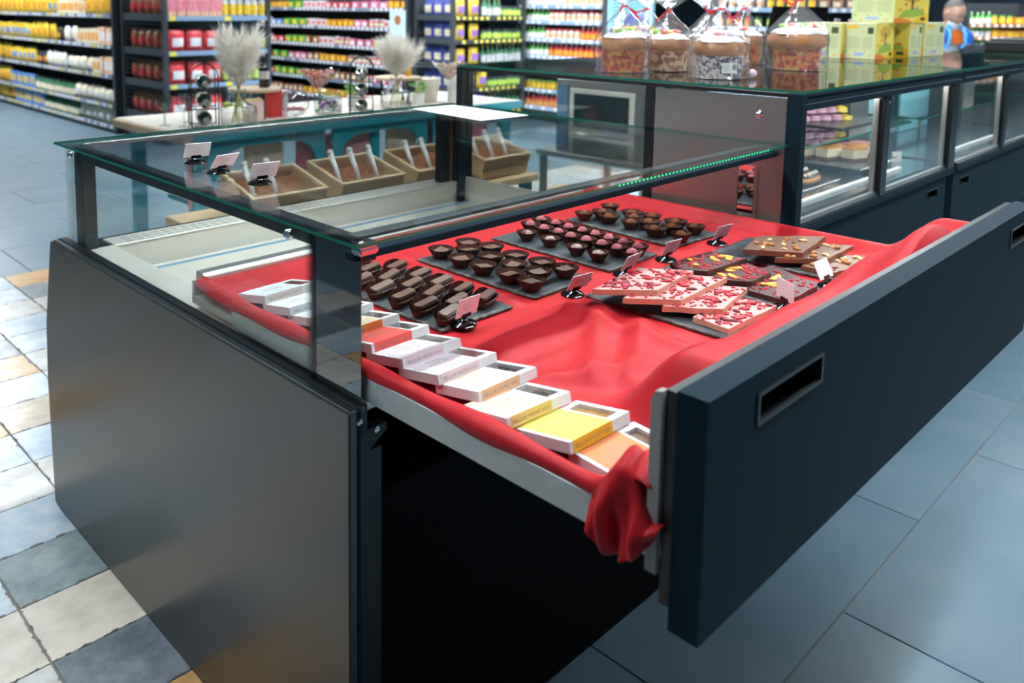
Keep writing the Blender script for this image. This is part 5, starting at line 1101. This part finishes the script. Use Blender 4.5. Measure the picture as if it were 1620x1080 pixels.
# ------------------------------------------------------------------ man standing behind the counter
def person(x,y,rz):
    t=thing('person','man in a blue vest over an orange shirt looking down behind the counter','person',(x,y,0),rz)
    J={'pel':(0,0,.93),'bel':(0,-.01,1.08),'che':(0,-.04,1.28),'nkb':(0,-.05,1.43),'nk':(.0,-.075,1.50),'hd':(0,-.105,1.57),
       'sl':(-.17,-.03,1.39),'el':(-.25,-.02,1.12),'wl':(-.17,-.22,1.02),'pl':(-.15,-.30,1.01),'sr':(.17,-.03,1.39),'er':(.25,-.02,1.12),'wr':(.17,-.22,1.02),'pr':(.15,-.30,1.01),
       'hl':(-.09,0,.88),'kl':(-.10,-.02,.48),'al':(-.10,.02,.08),'tl':(-.10,-.14,.035),'hr':(.09,0,.88),'kr':(.10,-.02,.48),'ar':(.10,.02,.08),'tr':(.10,-.14,.035)}
    R={'pel':(.15,.11),'bel':(.145,.11),'che':(.17,.12),'nkb':(.09,.08),'nk':(.055,.058),'hd':(.055,.06),'sl':(.065,.065),'el':(.048,.048),'wl':(.034,.03),'pl':(.030,.022),'sr':(.065,.065),'er':(.048,.048),'wr':(.034,.03),'pr':(.030,.022),'hl':(.10,.10),'kl':(.065,.065),'al':(.045,.05),'tl':(.045,.035),'hr':(.10,.10),'kr':(.065,.065),'ar':(.045,.05),'tr':(.045,.035)}
    E=[('pel','bel'),('bel','che'),('che','nkb'),('nkb','nk'),('nk','hd'),('nkb','sl'),('sl','el'),('el','wl'),('wl','pl'),('nkb','sr'),('sr','er'),('er','wr'),('wr','pr'),('pel','hl'),('hl','kl'),('kl','al'),('al','tl'),('pel','hr'),('hr','kr'),('kr','ar'),('ar','tr')]
    for s,k in (('l',-1),('r',1)):
        p=Vector(J['p'+s])
        for fi,(dx,ln) in enumerate(((-.024,.055),(-.008,.065),(.008,.068),(.023,.058))):
            J['f%s%d'%(s,fi)]=(p.x+dx,p.y-ln*.5,p.z-.004); J['g%s%d'%(s,fi)]=(p.x+dx,p.y-ln,p.z-.022); R['f%s%d'%(s,fi)]=(.009,.009); R['g%s%d'%(s,fi)]=(.007,.007)
            E+=[('p'+s,'f%s%d'%(s,fi)),('f%s%d'%(s,fi),'g%s%d'%(s,fi))]
        w_=Vector(J['w'+s]); J['th'+s]=(w_.x-k*.04,w_.y-.06,w_.z-.01); R['th'+s]=(.009,.009); E.append(('w'+s,'th'+s))
    names=list(J); me=bpy.data.meshes.new('body_cage'); me.from_pydata([J[n] for n in names],[(names.index(a),names.index(b)) for a,b in E],[])
    o=bpy.data.objects.new('body_cage',me); COL.objects.link(o); sk=o.modifiers.new('s','SKIN'); sk.use_smooth_shade=True
    for i,n in enumerate(names): me.skin_vertices[0].data[i].radius=R[n]; me.skin_vertices[0].data[i].use_root=(n=='pel')
    o.modifiers.new('u','SUBSURF').levels=2
    dg=bpy.context.evaluated_depsgraph_get(); bm=bmesh.new(); bm.from_mesh(bpy.data.meshes.new_from_object(o.evaluated_get(dg)))
    bpy.data.objects.remove(o)
    # head: shaped ball merged into the same mesh
    hm=MB(); hm.T=Matrix.Translation((.0,-.105,1.585))@Matrix.Rotation(.45,4,'Z')@Matrix.Rotation(.50,4,'X')
    n_,h_=28,20; vs=[]
    for j in range(h_+1):
        th=PI*j/h_
        for i in range(n_):
            a=2*PI*i/n_; x=.078*math.sin(th)*math.cos(a); y=.098*math.sin(th)*math.sin(a); z=-.118*math.cos(th)
            if z<0: x*=1-.28*(-z/.118)**1.5; y=y*(1-.12*(-z/.118)) - .012*(-z/.118)
            fr=max(0,-y/.098)
            if fr>.6:
                y-= .026*math.exp(-(x/.013)**2-((z+.018)/.022)**2)      # nose
                y+= .012*math.exp(-((abs(x)-.030)/.014)**2-((z-.012)/.012)**2)  # eye sockets
                y-= .006*math.exp(-(x/.025)**2-((z+.062)/.010)**2)      # lips
                y-= .006*math.exp(-(x/.05)**2-((z-.032)/.010)**2)       # brow
            vs.append((x,y,z))
    hm.add(vs,[(j*n_+i,j*n_+(i+1)%n_,(j+1)*n_+(i+1)%n_,(j+1)*n_+i) for j in range(h_) for i in range(n_)])
    for s in (-1,1): hm.ball((s*.080,.008,-.008),(.012,.022,.034),8,6)
    tmp=hm.mesh('tmp',[]) if False else None
    base=len(bm.verts); nv=[bm.verts.new(p) for p in hm.v]
    for f in hm.f:
        try: bm.faces.new([nv[i] for i in f])
        except ValueError: pass
    body=bpy.data.meshes.new('body'); 
    for f in bm.faces:
        c=f.calc_center_median(); m=0
        if c.z<.90: m=2 if c.z>.10 else 3
        elif (c.y<-.20 and c.z<1.10) or (c.z>1.43 and abs(c.x)<.095): m=0
        else: m=1 if abs(c.x)<.15 else 4
        f.material_index=m; f.smooth=True
    bm.to_mesh(body); bm.free()
    SKIN=M('skin',(.66,.36,.26),.5,sss=.1)
    for q in (SKIN,M('orange_shirt',(.84,.16,.02),.7),M('dark_trousers',(.03,.035,.05),.8),M('black_shoe',(.02,.02,.02),.4),M('navy_sleeve',(.03,.05,.12),.7)): body.materials.append(q)
    inst('body',body,t)
    HA=M('short_grey_hair',(.14,.12,.11),.7,noise=(40,.6),col2=(.30,.28,.26)); hb_=MB(); hb_.T=hm.T
    hb_.grid(lambda u,v:(lambda a,th:(.083*math.sin(th)*math.cos(a),.012+.096*math.sin(th)*math.sin(a),.012+.118*math.cos(th)))(2*PI*u,(.02+.98*v)*(1.15+.45*math.sin(2*PI*u))),26,10)
    hb_.build('hair',HA,t,smooth=180)
    mk=MB(); mk.T=hm.T; mk.grid(lambda u,v:(lambda a:(.074*math.cos(a),-.010+.092*math.sin(a)*(1.02),-.118+.055*v))(PI+PI*(.08+.84*u)),16,6); mk.build('chin_mask',M('white_mask',(.84,.88,.90),.7),t,smooth=180).modifiers.new('k','SOLIDIFY').thickness=.004
    for s in (-1,1):
        eb=MB(); eb.T=hm.T; eb.tube([(s*.016,-.100,.024),(s*.030,-.100,.030),(s*.046,-.090,.026)],[.003,.004,.002],6).build('eyebrow',HA,t,smooth=180)
        ey=MB(); ey.T=hm.T; ey.ball((s*.030,-.088,.010),(.011,.006,.006),8,6).build('eye',INK,t,smooth=180)
    VE=M('blue_vest',(.02,.16,.72),.6)
    for s in (-1,1):
        def fn(u,v,s=s):
            z=1.46-.52*v; a=(-PI/2)+s*(.32+.18*math.sin(PI*v)+u*(2.55-.3)); rx=.185+.03*math.sin(PI*min(1,v*1.3))-.07*(v<.12)*(1-v/.12); ry=.150-.03*(v<.15)*(1-v/.15)
            return (rx*math.cos(a),-.035+ry*math.sin(a),z)
        MB().grid(fn,14,12).build('vest_panel',VE if s==1 else VE,t,smooth=180).modifiers.new('k','SOLIDIFY').thickness=.008
        MB().tube([(s*.055,-.115,1.475),(s*.070,-.185,1.40),(s*.075,-.20,1.25),(s*.075,-.195,1.05)],[.016,.018,.012,.010],8).build('vest_trim',M('light_blue_trim',(.08,.42,.85),.5),t,smooth=180)
    MB().cb((.012,-.196,1.22),(.06,.004,.045)).build('name_badge',PAPER,t)
    return t
person(9.06,2.56,-.80)
